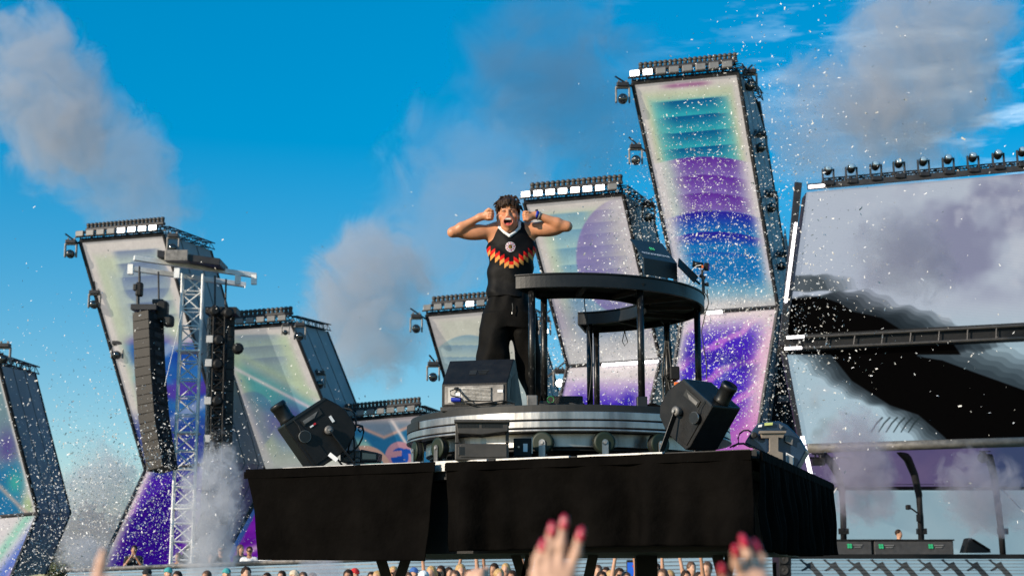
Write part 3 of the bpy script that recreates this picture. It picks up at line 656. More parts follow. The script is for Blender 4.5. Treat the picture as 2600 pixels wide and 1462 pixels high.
# ================================================================== MAIN STAGE ON THE RIGHT
YS = 42
def swoosh(x, y, pts, wid):
    """distance-like field to a fat polyline, in the design's own units"""
    d = np.full_like(x, 1e9)
    for (x0, y0, r0), (x1, y1, r1) in zip(pts, pts[1:]):
        bx, by = x1-x0, y1-y0; t = np.clip(((x-x0)*bx+(y-y0)*by)/(bx*bx+by*by), 0, 1)
        d = np.minimum(d, np.hypot(x-x0-t*bx, y-y0-t*by)-(r0+(r1-r0)*t))
    return d
def paint_vid(u, v, x, y):
    n = vnoise(x+y*.2, y*1.2, 130, 41); n2 = vnoise(x, y, 60, 43)
    c = mixc((192, 202, 218), (146, 150, 178), sm(n, .34, .74)*sm(x, 2080, 2400)*(1-sm(y, 690, 800)))
    c = mixc(c, (182, 208, 222), sm(y, 760, 880))
    c = mixc(c, (214, 218, 228), sm(n2, .55, .8)*.4)
    # the dark video figure with its fading echoes
    capA = [(1990, 703), (2060, 697), (2092, 712), (2104, 738), (1990, 740)]; coreA = [(1985, 760), (2080, 752), (2130, 768), (2165, 790), (2240, 807), (2290, 838), (2420, 872), (2440, 900), (1985, 900)]
    coreB = [(2060, 840), (2110, 900), (2163, 966), (2260, 1028), (2331, 1052), (2393, 1104), (2430, 1140), (2660, 1140), (2660, 1012), (2600, 990), (2482, 948), (2393, 915), (2330, 905), (2300, 860), (2200, 830)]
    def pd(P, x, y):
        d = np.full_like(x, 1e9); ins = np.zeros(x.shape, bool)
        for (x0, y0), (x1, y1) in zip(P, P[1:]+P[:1]):
            bx, by = x1-x0, y1-y0; t = np.clip(((x-x0)*bx+(y-y0)*by)/(bx*bx+by*by), 0, 1); d = np.minimum(d, np.hypot(x-x0-t*bx, y-y0-t*by))
            with np.errstate(divide='ignore', invalid='ignore'): ins ^= ((y0 > y) != (y1 > y)) & (x < bx*(y-y0)/(by if by else 1e-9)+x0)
        return np.where(ins, -d, d)
    for k in range(6, -1, -1):
        a = 1 if k == 0 else .42-.04*k; wob = 3*np.sin((x+y)*.085)*(k > 0)
        for P, sx, sy, sp in ((capA, 13, 0, (64, 74, 80)), (coreA, 20, -3, (28, 36, 42)), (coreB, -17, -3, (28, 36, 42)), (coreB, 18, -9, (40, 52, 60))):
            d = pd(P, x-sx*k, y-sy*k)+wob; c = mixc(c, sp if k or P is capA else (4, 3, 3), (1-sm(d, -1.5, 1.5))*a*(.6 if P is capA else 1))
    for k in range(6):
        d = swoosh(x, y, [(2240+k*19, 1060, 1.6), (2226+k*19, 1074, 1.4), (2212+k*19, 1096, 1)], 0); c = mixc(c, (40, 52, 56), (1-sm(d, -.5, 1.5))*.8)
    c = mixc(c, (150, 170, 178), sm(n2, .5, .75)*np.exp(-((x-2075)/40)**2-((y-1070)/50)**2))
    return c
vw = thing('video_wall', 'huge upper video wall at the right edge showing pale clouds and a dark shape', 'video screen', at(2300, 850, YS))
A0, A1, A2, A3 = at(2048, 488, YS), at(2640, 437, YS-1.2), at(2640, 818, YS-1.2), at(1998, 852, YS)
patch('led_screen', A0, A1, A2, A3, 360, 230, paint_vid, M_vid, vw)
m = MB(); e = V(0, .05, 0); m.add([p+e for p in (A0, A1, A2, A3)]+[p+V(0, .7, 0) for p in (A0, A1, A2, A3)], [(0, 1, 2, 3), (7, 6, 5, 4), (0, 4, 5, 1), (3, 2, 6, 7), (0, 3, 7, 4), (1, 5, 6, 2)]); m.build('back_frame', M_frame, vw)
MB().bar(A0+V(-.25, -.1, .25), A3+V(-.15, -.1, -.3), .14, .2).build('left_frame', M_frame, vw)
MB().bar((A0.lerp(A3, .23))+V(-.22, -.22, 0), A0.lerp(A3, .78)+V(-.20, -.22, 0), .09, .07).build('led_strip', M_strip, vw)
MB().bar(A0+V(.0, -.12, .12), A1+V(0, -.12, .12), .1, .16).build('top_rail', M_frame, vw)
MB().bar(A0+V(.02, -.2, .1), A0.lerp(A1, .075)+V(0, -.2, .1), .05, .08).build('led_strip', M_strip, vw)
MB().lattice(A0.lerp(A1, .08)+V(0, .2, .28), A1+V(0, .2, .28), (0, 0, .18), (0, .3, 0), .02, 40, rb=.012).build('top_truss', M_frame, vw)
hx = (2103, 2162, 2224, 2283, 2345, 2408, 2471, 2535, 2597); hy = (449, 444, 437, 431, 426, 421, 416, 409, 402)
ords = ('first', 'second', 'third', 'fourth', 'fifth', 'sixth', 'seventh', 'eighth', 'ninth')
for i, (x, y) in enumerate(zip(hx, hy)): head('up', x, y, YS-.15-1.2*(x-2048)/592, .47, ords[i]+' moving light from the left standing along the top of the video wall', 'moving lights on top of the video wall')
# dark double truss between the two video walls
M_pipe0 = pm('dull_pipe', (.07, .065, .06), .5, .3)
tr = thing('cross_truss', 'dark double truss running between the two video walls', 'truss', at(2000, 870, YS))
a_, b_ = at(1996, 858, YS-.3), at(2640, 824, YS-1.5); c_, d_ = at(1990, 886, YS-.3), at(2640, 856, YS-1.5)
MB().cyl(a_, b_, .04, n=8).build('pipe', M_pipe0, tr); MB().cyl(c_, d_, .04, n=8).build('pipe', M_pipe0, tr)
mm_ = MB(); mm_.add([a_+V(0, .12, .1), b_+V(0, .12, .1), d_+V(0, .12, -.06), c_+V(0, .12, -.06), a_+V(0, 1.2, .1), b_+V(0, 1.2, .1), d_+V(0, 1.2, -.06), c_+V(0, 1.2, -.06)], [(0, 1, 2, 3), (7, 6, 5, 4), (0, 4, 5, 1), (3, 2, 6, 7)]); mm_.build('truss_cover', M_black, tr)
for k in range(9):
    t = (k+.5)/9; p = a_.lerp(b_, t); MB().cyl(p, c_.lerp(d_, t), .02, n=5).build('strut', M_frame, tr)
for P, Q in ((a_, b_), (c_, d_)): MB().bar(P+V(0, -.1, 0), P.lerp(Q, .07)+V(0, -.1, 0), .06, .07).build('led_strip', M_strip, tr)
vb = thing('video_wall', 'lower video wall with the large black video shape', 'video screen', at(2300, 1125, YS))
B0, B1, B2, B3 = at(1997, 890, YS), at(2640, 858, YS-1.2), at(2640, 1116, YS-1.2), at(2041, 1128, YS)
patch('led_screen', B0, B1, B2, B3, 360, 170, paint_vid, M_vid, vb)
m = MB(); m.add([p+e for p in (B0, B1, B2, B3)]+[p+V(0, .7, 0) for p in (B0, B1, B2, B3)], [(0, 1, 2, 3), (7, 6, 5, 4), (0, 4, 5, 1), (3, 2, 6, 7), (0, 3, 7, 4), (1, 5, 6, 2)]); m.build('back_frame', M_frame, vb)
MB().bar(B0+V(-.12, -.1, 0), B3+V(-.1, -.1, 0), .12, .12).build('left_frame', M_frame, vb)
MB().bar(B0.lerp(B3, .92)+V(-.05, -.2, 0), at(2060, 1210, YS-.2), .09, .09).build('led_strip', M_strip, vb)
M_pipe = pm('brown_grey_pipe', (.15, .14, .125), .55, .3, var=.3, scale=5)
stg = thing('stage', 'main stage on the right with curved black ribs and pale LED backdrop', 'stage', at(2300, 1458, YS))
stg.location.z = 0; ORG[stg.name] = stg.location.copy()
MB().cyl(at(2050, 1138, YS-.8), at(2640, 1120, YS-2.0), .13, n=12).build('roof_pipe', M_pipe, stg, smooth=True)
YB = YS+5
def paint_back(u, v, x, y): return mixc((176, 203, 214), (150, 184, 200), vnoise(x, y, 90, 50))
def paint_ceil(u, v, x, y):
    n = vnoise(x, y, 60, 51); c = mixc((122, 104, 142), (92, 84, 132), n); return mixc(c, (66, 80, 120), sm(x, 2450, 2560))
patch('led_backdrop', at(2010, 1228, YB), at(2680, 1228, YB), at(2680, 1420, YB), at(2010, 1420, YB), 60, 30, paint_back, M_vid, stg)
patch('led_ceiling', at(2030, 1128, YS-.4), at(2660, 1112, YS-1.6), at(2680, 1238, YB-.2), at(2010, 1238, YB-.2), 60, 30, paint_ceil, M_vid, stg)
for y_, r_, Y_ in ((1160, .06, YS+1), (1226, .045, YB-.7), (1239, .06, YB-.6)):
    MB().cyl(at(2030, y_, Y_), at(2680, y_-12*(y_ < 1200), Y_), r_, n=8).build('cross_pipe', M_frame, stg)
for pts in (((2085, 1150), (2112, 1176), (2130, 1208), (2138, 1245), (2141, 1300), (2143, 1412)), ((2280, 1138), (2305, 1165), (2322, 1205), (2333, 1255), (2337, 1310), (2341, 1412)), ((2500, 1130), (2513, 1165), (2524, 1210), (2534, 1280), (2542, 1350), (2547, 1412))):
    MB().tube([at(x, y, YS+.3+.2*i) for i, (x, y) in enumerate(pts)], [.12, .12, .11, .10, .09, .09], 8).build('rib', M_frame, stg, smooth=True)
    MB().box(at(pts[-1][0]-1, 1348, YS+1.2), .26, .2, .16).build('rib_joint', M_black, stg)
MB().tube([at(2125, 1238, YS+1), at(2092, 1290, YS+1)], .018).build('brace_wire', M_truss, stg); MB().tube([at(2545, 1242, YS+1), at(2610, 1310, YS+1)], .018).build('brace_wire', M_truss, stg)
deck0 = at(1990, 1408, YS-2); deck1 = at(2680, 1404, YS-2); zt = (deck0.z+deck1.z)/2
MB().box(V((deck0.x+deck1.x)/2, YS+2, zt-.1), deck1.x-deck0.x, 8, .2).build('stage_deck', M_black, stg)
fs0, fs1 = V(deck0.x+.15, YS-2.02, zt-.12), V(deck1.x, YS-2.02, zt-.12)
def paint_front(u, v, x, y): return mixc((168, 198, 212), (150, 186, 204), vnoise(x, y, 50, 60))
patch('led_front', fs0, fs1, V(fs1.x, YS-2.02, .0), V(fs0.x, YS-2.02, 0), 40, 12, paint_front, M_vid, stg)
for k in range(14):
    z = zt-.16-k*.085; MB().box(V((fs0.x+fs1.x)/2, YS-2.04, z), fs1.x-fs0.x, .02, .014).build('led_front_rib', M_greyc, stg)
# video figures on the stage front (flat print on the screen)
fig = [(-.55, .38), (-.42, .40), (-.36, .30), (-.2, .22), (-.1, .26), (0, .3), (.05, .2), (.12, .08), (.3, -.1), (.5, -.35), (.55, -.5), (.3, -.5), (.12, -.26), (-.02, -.08), (-.16, .02), (-.3, -.06), (-.42, -.1), (-.5, -.06), (-.36, .02), (-.24, .1), (-.34, .2), (-.46, .3)]
M_fig = pm('video_figure_grey', (.045, .05, .055), .6)
for k in range(9):
    px = 2062+60*k; c = at(px, 1443, YS-2.02); m = MB(); m.prism([V(c.x+a*.62, YS-2.05, c.z+b*.62) for a, b in fig], (0, .012, 0)); m.build('video_figure', M_fig, stg)
M_booth = pm('dark_grey_booth', (.045, .045, .047), .6, var=.2)
for nm, x0, x1, lab, logos in (('stage_booth', 2110, 2214, 'dark grey stage counter just right of the black drape', ((2172, 1385),)), ('stage_booth', 2221, 2422, 'long dark grey DJ counter on the stage in front of the man', ((2252, 1386), (2378, 1386)))):
    a, b = at(x0, 1404, YS-.6), at(x1, 1404, YS-.6); c = (a+b)/2
    bo = thing(nm, lab, 'counter', V(c.x, YS-.6, zt))
    hb = at(2300, 1372, YS-.6).z-zt
    MB().box(V(c.x, YS-.3, zt+hb/2), b.x-a.x, .6, hb).build('counter_body', M_booth, bo, bevel=.02)
    MB().box(V(c.x, YS-.3, zt+hb+.02), b.x-a.x+.06, .66, .04).build('counter_top', M_black, bo)
    for lx, ly in logos:
        p = at(lx, ly, YS-.62); m = MB()
        for q in ((-.035, .03), (.03, .03), (-.03, -.03), (.035, -.03)): m.cyl(p+V(-.16+q[0], 0, q[1]), p+V(-.16+q[0], -.012, q[1]), .034, n=10)
        m.build('clover_emblem', M_greenlogo, bo); m = MB()
        for q in range(2): m.box(p+V(.06, -.004, .025-.055*q), .26-.08*q, .012, .028)
        m.build('lettering_bar', M_lamp_off, bo)
wd = thing('stage_wedge', 'black wedge monitor standing alone on the stage at far right', 'loudspeaker', at(2484, 1402, YS-.5))
m = MB(); q = lambda x, y: at(x, y, YS-.5); m.prism([q(2449, 1402), q(2517, 1402), q(2514, 1394), q(2466, 1364), q(2460, 1366)], (0, .5, 0)); m.build('cabinet', M_black, wd, bevel=.02)
m = MB(); m.prism([q(2470, 1369)+V(.03, 0, .02), q(2513, 1396)+V(.03, 0, .02), q(2511, 1398), q(2468, 1372)], (0, .46, 0)); m.build('grille', M_grille, wd)
cl = thing('stage_lamp', 'black floodlight hanging under the stage roof beside the first rib', 'stage light', at(2076, 1165, YS)); MB().box(at(2077, 1172, YS), .36, .25, .2).build('housing', M_black, cl, bevel=.02); MB().box(at(2077, 1152, YS), .34, .06, .05).build('bracket', M_frame, cl); MB().cyl(at(2070, 1150, YS), at(2070, 1165, YS), .03).build('clamp', M_frame, cl); MB().cyl(at(2084, 1150, YS), at(2084, 1165, YS), .03).build('clamp', M_frame, cl)
cl = thing('stage_lamp', 'round floodlight hanging under the stage roof beside the third rib', 'stage light', at(2497, 1160, YS)); MB().lathe(at(2496, 1160, YS), (-.4, -1, -.3), [(.06, -.12), (.14, -.08), (.15, .1), (.13, .12)], 12).build('housing', M_black, cl, smooth=True); MB().box(at(2500, 1143, YS), .3, .08, .08).build('bracket', M_frame, cl)
hk = thing('microphone_arm', 'small jointed arm clamped to the second stage rib', 'arm', at(2333, 1300, YS+1)); MB().tube([at(2330, 1302, YS+1), at(2318, 1293, YS+1), at(2310, 1288, YS+1)], .025).build('arm', M_black, hk); MB().box(at(2306, 1287, YS+1), .14, .12, .14).build('head', M_black, hk, bevel=.03); MB().box(at(2332, 1314, YS+1), .1, .1, .2).build('clamp', M_black, hk)
sp = thing('stage_speaker', 'black speaker stack at the left end of the stage front', 'loudspeaker', at(1990, 1458, YS-2.2)); sp.location.z = 0; ORG[sp.name] = sp.location.copy()
for k, y in enumerate((1418, 1446)): o = MB().box(at(1990, y, YS-2.3), .32, .4, .34).build('speaker_box', M_black, sp, bevel=.02); MB().lathe(at(1990, y, YS-2.52), (0, -1, 0), [(.12, 0), (.12, .012), (.05, -.0), (.01, .01)], 14).build('cone', M_grille, o)
MB().box(V(sp.location.x, YS-2.3, at(1990, 1460, YS-2.3).z/2-.05), .3, .36, at(1990, 1460, YS-2.3).z-.1).build('stand', M_black, sp)

# ================================================================== VIP PARAPET WITH LED RIBBON
YV = 40
pA, pB = at(172, 1448, YV), at(1010, 1417, YV-6); pC = at(1960, 1400, YV-4.5); 
vip = thing('viewing_deck', 'viewing deck with a pale LED ribbon front below its railing', 'platform', V(pA.x, pA.y, 0))
def paint_rib(u, v, x, y): return mixc((186, 212, 224), (160, 194, 214), vnoise(x, y, 40, 70))
for P, Q in ((pA, pB), (pB, pC)):
    P = P.copy(); Q = Q.copy(); dn = V(0, 0, P.z); dq = V(0, 0, Q.z)
    patch('led_ribbon', P-V(0, 0, .05), Q-V(0, 0, .05), Q-dq, P-dn, 60, 20, paint_rib, M_vid, vip)
    m = MB(); m.add([P+V(0, .06, 0), Q+V(0, .06, 0), Q-dq+V(0, .06, 0), P-dn+V(0, .06, 0), P+V(0, .5, 0), Q+V(0, .5, 0), Q-dq+V(0, .5, 0), P-dn+V(0, .5, 0)], [(0, 1, 2, 3), (7, 6, 5, 4), (0, 4, 5, 1), (0, 3, 7, 4), (1, 5, 6, 2)]); m.build('parapet', M_frame, vip)
    MB().cyl(P+V(0, -.03, .02), Q+V(0, -.03, .02), .05, n=8).build('railing', M_greyc, vip)
    for k in range(7):
        z = .1+k*.085; MB().bar(P-V(0, .02, z), Q-V(0, .02, z), .012, .02).build('led_ribbon_rib', M_greyc, vip)
MB().box(V(-4, YV+3, .55), 26, 9, 1.1).build('deck_floor', M_black, vip)
# dark tree masses behind the deck on the left
def tree(label, base, H, rad, seed, mat):
    r = np.random.default_rng(seed); root = thing('leafy_tree', label, 'tree', base, 'trees beyond the viewing deck')
    m = MB(); top = Vector(base)+V(.3, 0, H*.75); m.tube([base, Vector(base)+V(.1, 0, H*.3), top], [.28, .2, .06], 8)
    for k in range(7):
        a = k*2.4; p = Vector(base)+V(.1, 0, H*(.3+.06*k)); m.tube([p, p+V(math.cos(a)*rad*.35, math.sin(a)*rad*.35, H*.1), p+V(math.cos(a)*rad*.7, math.sin(a)*rad*.7, H*.22)], [.09, .06, .02], 5)
    m.build('trunk', pm('bark', (.05, .04, .03), .9), root, smooth=True)
    cl_ = []
    for k in range(46):
        d = r.normal(size=3); d /= np.linalg.norm(d); cl_.append(np.array(base)+np.array([0, 0, H*.62])+d*np.array([rad, rad, H*.36])*r.uniform(.35, 1))
    N = 9000; c = np.array(cl_)[r.integers(0, len(cl_), N)]+r.normal(size=(N, 3))*rad*.16
    a = r.normal(size=(N, 3)); a /= np.linalg.norm(a, axis=1)[:, None]; b = np.cross(a, r.normal(size=(N, 3))); b /= np.linalg.norm(b, axis=1)[:, None]
    s_ = r.uniform(.07, .15, (N, 1)); P = np.stack([c-a*s_, c+b*s_*.55, c+a*s_, c-b*s_*.55], 1).reshape(-1, 3)-np.array(org(root))
    me = bpy.data.meshes.new('crown'); me.from_pydata(P.tolist(), [], np.arange(4*N).reshape(-1, 4).tolist()); link('crown', me, mat, root)
M_leaf = pm('dark_foliage', (.045, .06, .022), .7, var=.5, scale=.8)
tree('dark leafy tree top behind the smoke at lower left', V(at(215, 1470, 70).x, 70, 0), 4.6, 1.9, 3, M_leaf)

# ================================================================== RAISED PLATFORM
ZD = 2.47
Pl, Pn, Pr = atz(631, 1191, ZD), atz(1913, 1138, ZD), atz(2102, 1224, ZD)
e1 = (Pn-Pl); L1 = e1.length; e1.normalize(); e2 = Vector((-e1.y, e1.x, 0)); L2 = (Pr-Pn).length
vr = (Pr-Pn).normalized()                     # right flank direction as built (not quite square)
Pb = Pl+vr*L2
plat = thing('platform', 'raised square platform skirted in black cloth that carries the round booth', 'platform', V((Pl.x+Pr.x)/2, (Pl.y+Pr.y)/2, 0))
def quadbox(corn, z0, z1, name, mat, parent, bevel=0):
    m = MB(); n_ = len(corn); m.prism([V(c.x, c.y, z0) for c in corn], (0, 0, z1-z0)); return m.build(name, mat, parent, bevel=bevel)
cen = (Pl+Pr)/2
def inset(c, d): return c+(cen-c).normalized()*d
quadbox([inset(c, .05) for c in (Pl, Pn, Pr, Pb)], ZD-.12, ZD, 'deck', M_black, plat)
quadbox([inset(c, .28) for c in (Pl, Pn, Pr, Pb)], 1.86, ZD-.13, 'under_frame', M_black, plat)
# galvanised edge plates along the front, with dark joints
t_ = .0; k_ = 0
for ln, mt in ((.30, M_black), (.62, M_plate), (.05, M_black), (.5, M_plate), (.10, M_alu), (.42, M_plate), (.06, M_black), (.55, M_plate), (.05, M_black), (.6, M_plate)):
    a = Pl+e1*t_; b = Pl+e1*(t_+ln-.006); t_ += ln
    dz = .012 if mt is M_plate else .004
    MB().bar(a+V(0, 0, -.032)-e2*-.03, b+V(0, 0, -.032)-e2*-.03, .05, .06+dz).build('edge_plate', mt, plat, bevel=.004)
MB().bar(Pn+V(0, .04, -.03), Pr+V(-.03, 0, -.03), .05, .05).build('edge_rail', M_black, plat)
def drape(name, p0, p1, z0, z1, folds, amp, parent, curve=None, seed=0, nu=150, nv=40, sag=0, out=Vector((0, 0, 0))):
    r = np.random.default_rng(seed); ph = r.uniform(0, 6.28, 8); d = (p1-p0); Lp = d.length; d.normalize(); nrm = Vector((d.y, -d.x, 0))
    vs = []; fs = []
    for j in range(nv):
        v = j/(nv-1)
        for i in range(nu):
            u = i/(nu-1); uu = u
            if curve: 
                lo, hi = curve(v); uu = lo+(hi-lo)*u
            s = uu*Lp
            wv = sum(math.sin(s*folds*(1+.37*k)+ph[k]+v*.8*math.sin(ph[k+2]))*(.6**k) for k in range(4))
            big = math.sin(s*2.1+ph[5])*.5+math.sin(s*.9+v*2+ph[6])*.5
            o_ = nrm*(.035+amp*v**.7*wv+.02*v*big+.012*math.sin(v*9+s*3+ph[7])*v)
            zz = z1+(z0-z1)*v+sag*v*(math.sin(s*1.7+ph[1])*.5+.5*math.sin(s*.6+ph[3]))
            vs.append(p0+d*s+o_+V(0, 0, zz)-V(0, 0, p0.z))
    fs = [(j*nu+i, j*nu+i+1, (j+1)*nu+i+1, (j+1)*nu+i) for j in range(nv-1) for i in range(nu-1)]
    o = MB().add(vs, fs).build(name, M_cloth, parent)
    for p in o.data.polygons: p.use_smooth = True
    s_ = o.modifiers.new('s', 'SOLIDIFY'); s_.thickness = .006
    MB().bar(p0+nrm*.047+V(0, 0, -.045), p0+nrm*.047+d*(Lp*(curve(0)[1] if curve else 1))+V(0, 0, -.045), .006, .05).build('hem_band', M_cloth, o)
    return o
tsplit = (atz(1121, 1171, ZD)-Pl).dot(e1)
gap0 = Pl+e1*(tsplit-.02); gap1 = Pl+e1*(tsplit+.06)
dr = drape('drape', Pl, gap0, 1.82, ZD-.005, 8, .022, plat, lambda v: (.003+.092*(1-(1-v)**1.8), 1-.05*v), 3, sag=.012)
dr['label'] = 'left drape panel with its outer edge pulled inwards'
drape('drape', gap1, Pn, 1.87, ZD-.012, 14, .046, plat, None, 5, nu=260, sag=.035)
drape('drape', Pn+vr*.02, Pr, 1.86, ZD-.008, 34, .032, plat, None, 9, nu=240, sag=.02)['label'] = 'gathered drape on the right flank'
# crossed timber legs under the platform
for (x0, x1, y0) in ((958, 985, 1390), (1040, 1012, 1390), (1302, 1330, 1385), (1352, 1332, 1385), (1513, 1492, 1375), (1812, 1838, 1375), (1862, 1842, 1375)):
    a = at(x0, y0, 11.2); b = at(x1, 1475, 11.2); d = (b-a); b2 = a+d*(a.z/(a.z-b.z)); a2 = a-d*.4
    MB().bar(a2, b2, .07, .09, side=(0, 1, 0)).build('leg', pm('dark_timber', (.03, .028, .026), .8) if 'dark_timber' not in MAT else MAT['dark_timber'], plat)
MB().box(V(1.02, 11.6, .95), .16, .16, 1.9).build('post', M_black, plat)

# ================================================================== TURNTABLE
CD = V((1443-CX)/FPX*11.72, 11.72, 0); RD = 1.25; ZF = 2.89
tt = thing('turntable', 'round turntable stage with scuffed aluminium rim', 'turntable', V(CD.x, CD.y, ZD))
def ring(name, r0, r1, z0, z1, mat, parent, n=128, c=CD, bevel=.004, ang=None, smooth=True):
    m = MB(); vs = []; full = ang is None; a0, a1 = ang or (0, 2*math.pi); N = n if full else n+1
    for i in range(N):
        a = a0+(a1-a0)*i/n
        for r, z in ((r0, z0), (r1, z0), (r1, z1), (r0, z1)): vs.append(V(c.x+r*math.cos(a), c.y+r*math.sin(a), z))
    fs = []
    for i in range(n):
        j = (i+1) % N
        for k in range(4): fs.append((i*4+k, i*4+(k+1) % 4, j*4+(k+1) % 4, j*4+k))
    if not full: fs += [(3, 2, 1, 0), (n*4, n*4+1, n*4+2, n*4+3)]
    m.add(vs, fs); o = m.build(name, mat, parent, bevel=bevel); return o
m = MB(); m.lathe(V(CD.x, CD.y, ZF-.04), (0, 0, 1), [(RD-.05, 0), (RD-.035, .04)], 96); m.build('floor', M_black, tt)
ring('rim_mat', RD-.06, RD-.02, ZF-.06, ZF+.004, M_rubber, tt)
ring('rim_band', RD-.03, RD+.002, ZF-.103, ZF-.048, M_alu, tt)
ring('rim_groove', RD-.03, RD-.014, ZF-.112, ZF-.104, M_black, tt)
ring('rim_band', RD-.03, RD+.006, ZF-.160, ZF-.113, M_alu, tt)
ring('rim_groove', RD-.03, RD-.012, ZF-.170, ZF-.161, M_black, tt)
ring('rim_lip', RD-.08, RD+.012, ZF-.186, ZF-.171, M_alu, tt)
ring('drum', RD-.20, RD-.14, ZF-.285, ZF-.187, M_alu, tt)
ring('drum_foot', RD-.26, RD-.17, ZF-.31, ZF-.286, M_black, tt)
m = MB(); m.lathe(V(CD.x, CD.y, ZF-.185), (0, 0, 1), [(RD-.05, 0), (RD-.06, .14)], 96); m.build('core_plate', M_black, tt)
m = MB(); m.lathe(V(CD.x, CD.y, ZD), (0, 0, 1), [(.4, 0), (.4, .24)], 40); m.build('pivot', M_black, tt)
# dark tape patch at the left of the rim
ring('tape', RD+.004, RD+.010, ZF-.108, ZF-.045, M_rubber, tt, n=14, ang=(R(180), R(205)), bevel=0)
# ---- casters standing on the deck, wheel under the lip
def caster(px, label):
    # position on the rim circle under the lip, near side
    a = None
    best = min((abs(px_of((CD.x+(RD-.02)*math.cos(R(t)), CD.y+(RD-.02)*math.sin(R(t)), ZD+.1))[0]-px), t) for t in np.arange(182, 358, .5))[1]
    a = R(best); p = V(CD.x+(RD-.02)*math.cos(a), CD.y+(RD-.02)*math.sin(a), ZD)
    rad = V(math.cos(a), math.sin(a), 0); tan = V(-math.sin(a), math.cos(a), 0)
    c = thing('caster', label, 'caster wheel', p, 'upturned casters under the turntable rim')
    H = ZF-.187-ZD; rw = .075; wc = p+V(0, 0, H-rw-.002)
    wh = MB().lathe(wc-rad*.028, rad, [(rw-.02, 0), (rw-.004, .002), (rw, .012), (rw, .044), (rw-.004, .054), (rw-.02, .056)], 26).build('wheel', M_rubber, c, smooth=True)
    MB().lathe(wc-rad*.020, rad, [(rw-.012, -.012), (rw+.0015, -.006), (rw+.0015, .001)], 26).build('tread', M_green, wh, smooth=True)
    MB().lathe(wc+rad*.020, rad, [(rw-.014, -.002), (rw+.0015, .0), (rw+.0015, .009), (rw-.014, .011)], 26).build('tread', M_green, wh, smooth=True)
    for s_ in (-1, 1):
        f = wc+rad*.04*s_; m = MB(); m.obox(V(f.x, f.y, (wc.z+ZD+.03)/2), tan, rad, (0, 0, 1), .045, .006, wc.z-ZD-.03); m.cyl(f-rad*.003, f+rad*.003, .0225, n=14); m.build('fork', M_alu, c)
    MB().cyl(wc-rad*.05, wc+rad*.05, .011, n=8).build('axle', M_plate, c)
    MB().obox(p+V(0, 0, .028), tan, rad, (0, 0, 1), .11, .10, .012).build('swivel_plate', M_alu, c); MB().obox(p+V(0, 0, .0065), tan, rad, (0, 0, 1), .13, .11, .013).build('mounting_plate', M_alu, c)
    for s_ in (-1, 1): MB().cyl(p+tan*.045*s_+V(0, 0, .034), p+tan*.045*s_+V(0, 0, .05), .008, n=6).build('bolt', M_greyc, c)
caster(1060, 'leftmost caster wheel under the turntable rim'); caster(1118, 'caster wheel left of the vented light, second from the left')
caster(1378, 'caster wheel right of the vented light, under the rim'); caster(1535, 'caster wheel under the middle right of the rim'); caster(1671, 'caster wheel beside the right blower')

# ================================================================== ROUND TABLE
CT = V(CD.x, CD.y-.04, 0); R1, R0 = 1.075, .60; ZT = 3.86
A0_, A1_ = R(-113), R(80)
tb = thing('table', 'black C shaped table on tall tubular legs', 'table', V(CT.x, CT.y, ZF))
M_tab = pm('scratched_black_laminate', (.008, .009, .0105), .4, var=.35, scale=7, bump=.04, bscale=80, spec=.35)
ring('table_top', R0-.008, R1+.008, ZT-.012, ZT, M_tab, tb, 96, CT, .003, (A0_, A1_))
ring('apron', R1-.022, R1, ZT-.105, ZT-.013, M_tab, tb, 96, CT, .003, (A0_+.004, A1_-.004))
ring('inner_apron', R0, R0+.022, ZT-.105, ZT-.013, M_tab, tb, 96, CT, .003, (A0_+.004, A1_-.004))
M_shelf = pm('dark_brown_board', (.02, .013, .01), .7, var=.4)
ring('under_board', R0+.05, R1-.05, ZT-.06, ZT-.05, M_shelf, tb, 60, CT, 0, (A0_+.03, A1_-.03))
for a, nm in ((A0_+.012, 'end_board'), (A1_-.012, 'end_board')):
    c0 = CT+V(math.cos(a)*R0, math.sin(a)*R0, ZT-.059); c1 = CT+V(math.cos(a)*R1, math.sin(a)*R1, ZT-.059); MB().bar(c0.lerp(c1, .03), c0.lerp(c1, .97), .018, .088).build(nm, M_tab, tb)
for t in (-85, -58, -30, -5, 22, 50):
    a = R(t); c0 = CT+V(math.cos(a)*(R0+.02), math.sin(a)*(R0+.02), ZT-.085); c1 = CT+V(math.cos(a)*(R1-.02), math.sin(a)*(R1-.02), ZT-.085); MB().bar(c0, c1, .04, .03).build('brace', M_shelf, tb)
def on_t(t, r): return CT+V(math.cos(R(t))*r, math.sin(R(t))*r, 0)
M_leg = pm('scratched_black_tube', (.022, .022, .022), .32, .35, var=.5, scale=18, bump=.1, bscale=60, c2=(.075, .072, .068), stretch=(4, 4, 1))
_r = [n_ for n_ in M_leg.node_tree.nodes if n_.type == 'VALTORGB'][0].color_ramp; _r.elements[0].position = .60; _r.elements[1].position = .74; _r.elements[1].color = (.34, .33, .31, 1); [n_ for n_ in M_leg.node_tree.nodes if n_.type == 'TEX_NOISE'][0].inputs['Scale'].default_value = 26
LEGS = ((-107, R1-.06), (-108, R0+.05), (-61, R1-.05), (-8, R1-.06), (72, R0+.06), (74, R1-.06), (34, R1-.06))
for t, r in LEGS:
    p = on_t(t, r); lg = MB().cyl(p+V(0, 0, ZF), p+V(0, 0, ZT-.06), .0255, n=16).build('leg', M_leg, tb, smooth=True)
    MB().box(p+V(0, 0, ZF+.045), .075, .075, .09).build('foot_socket', M_greyc if t == -107 else M_blackg, lg, bevel=.006)
    MB().lathe(p+V(0, 0, ZT-.10), (0, 0, 1), [(.035, 0), (.05, .02), (.055, .045)], 14).build('top_flange', M_black, lg)
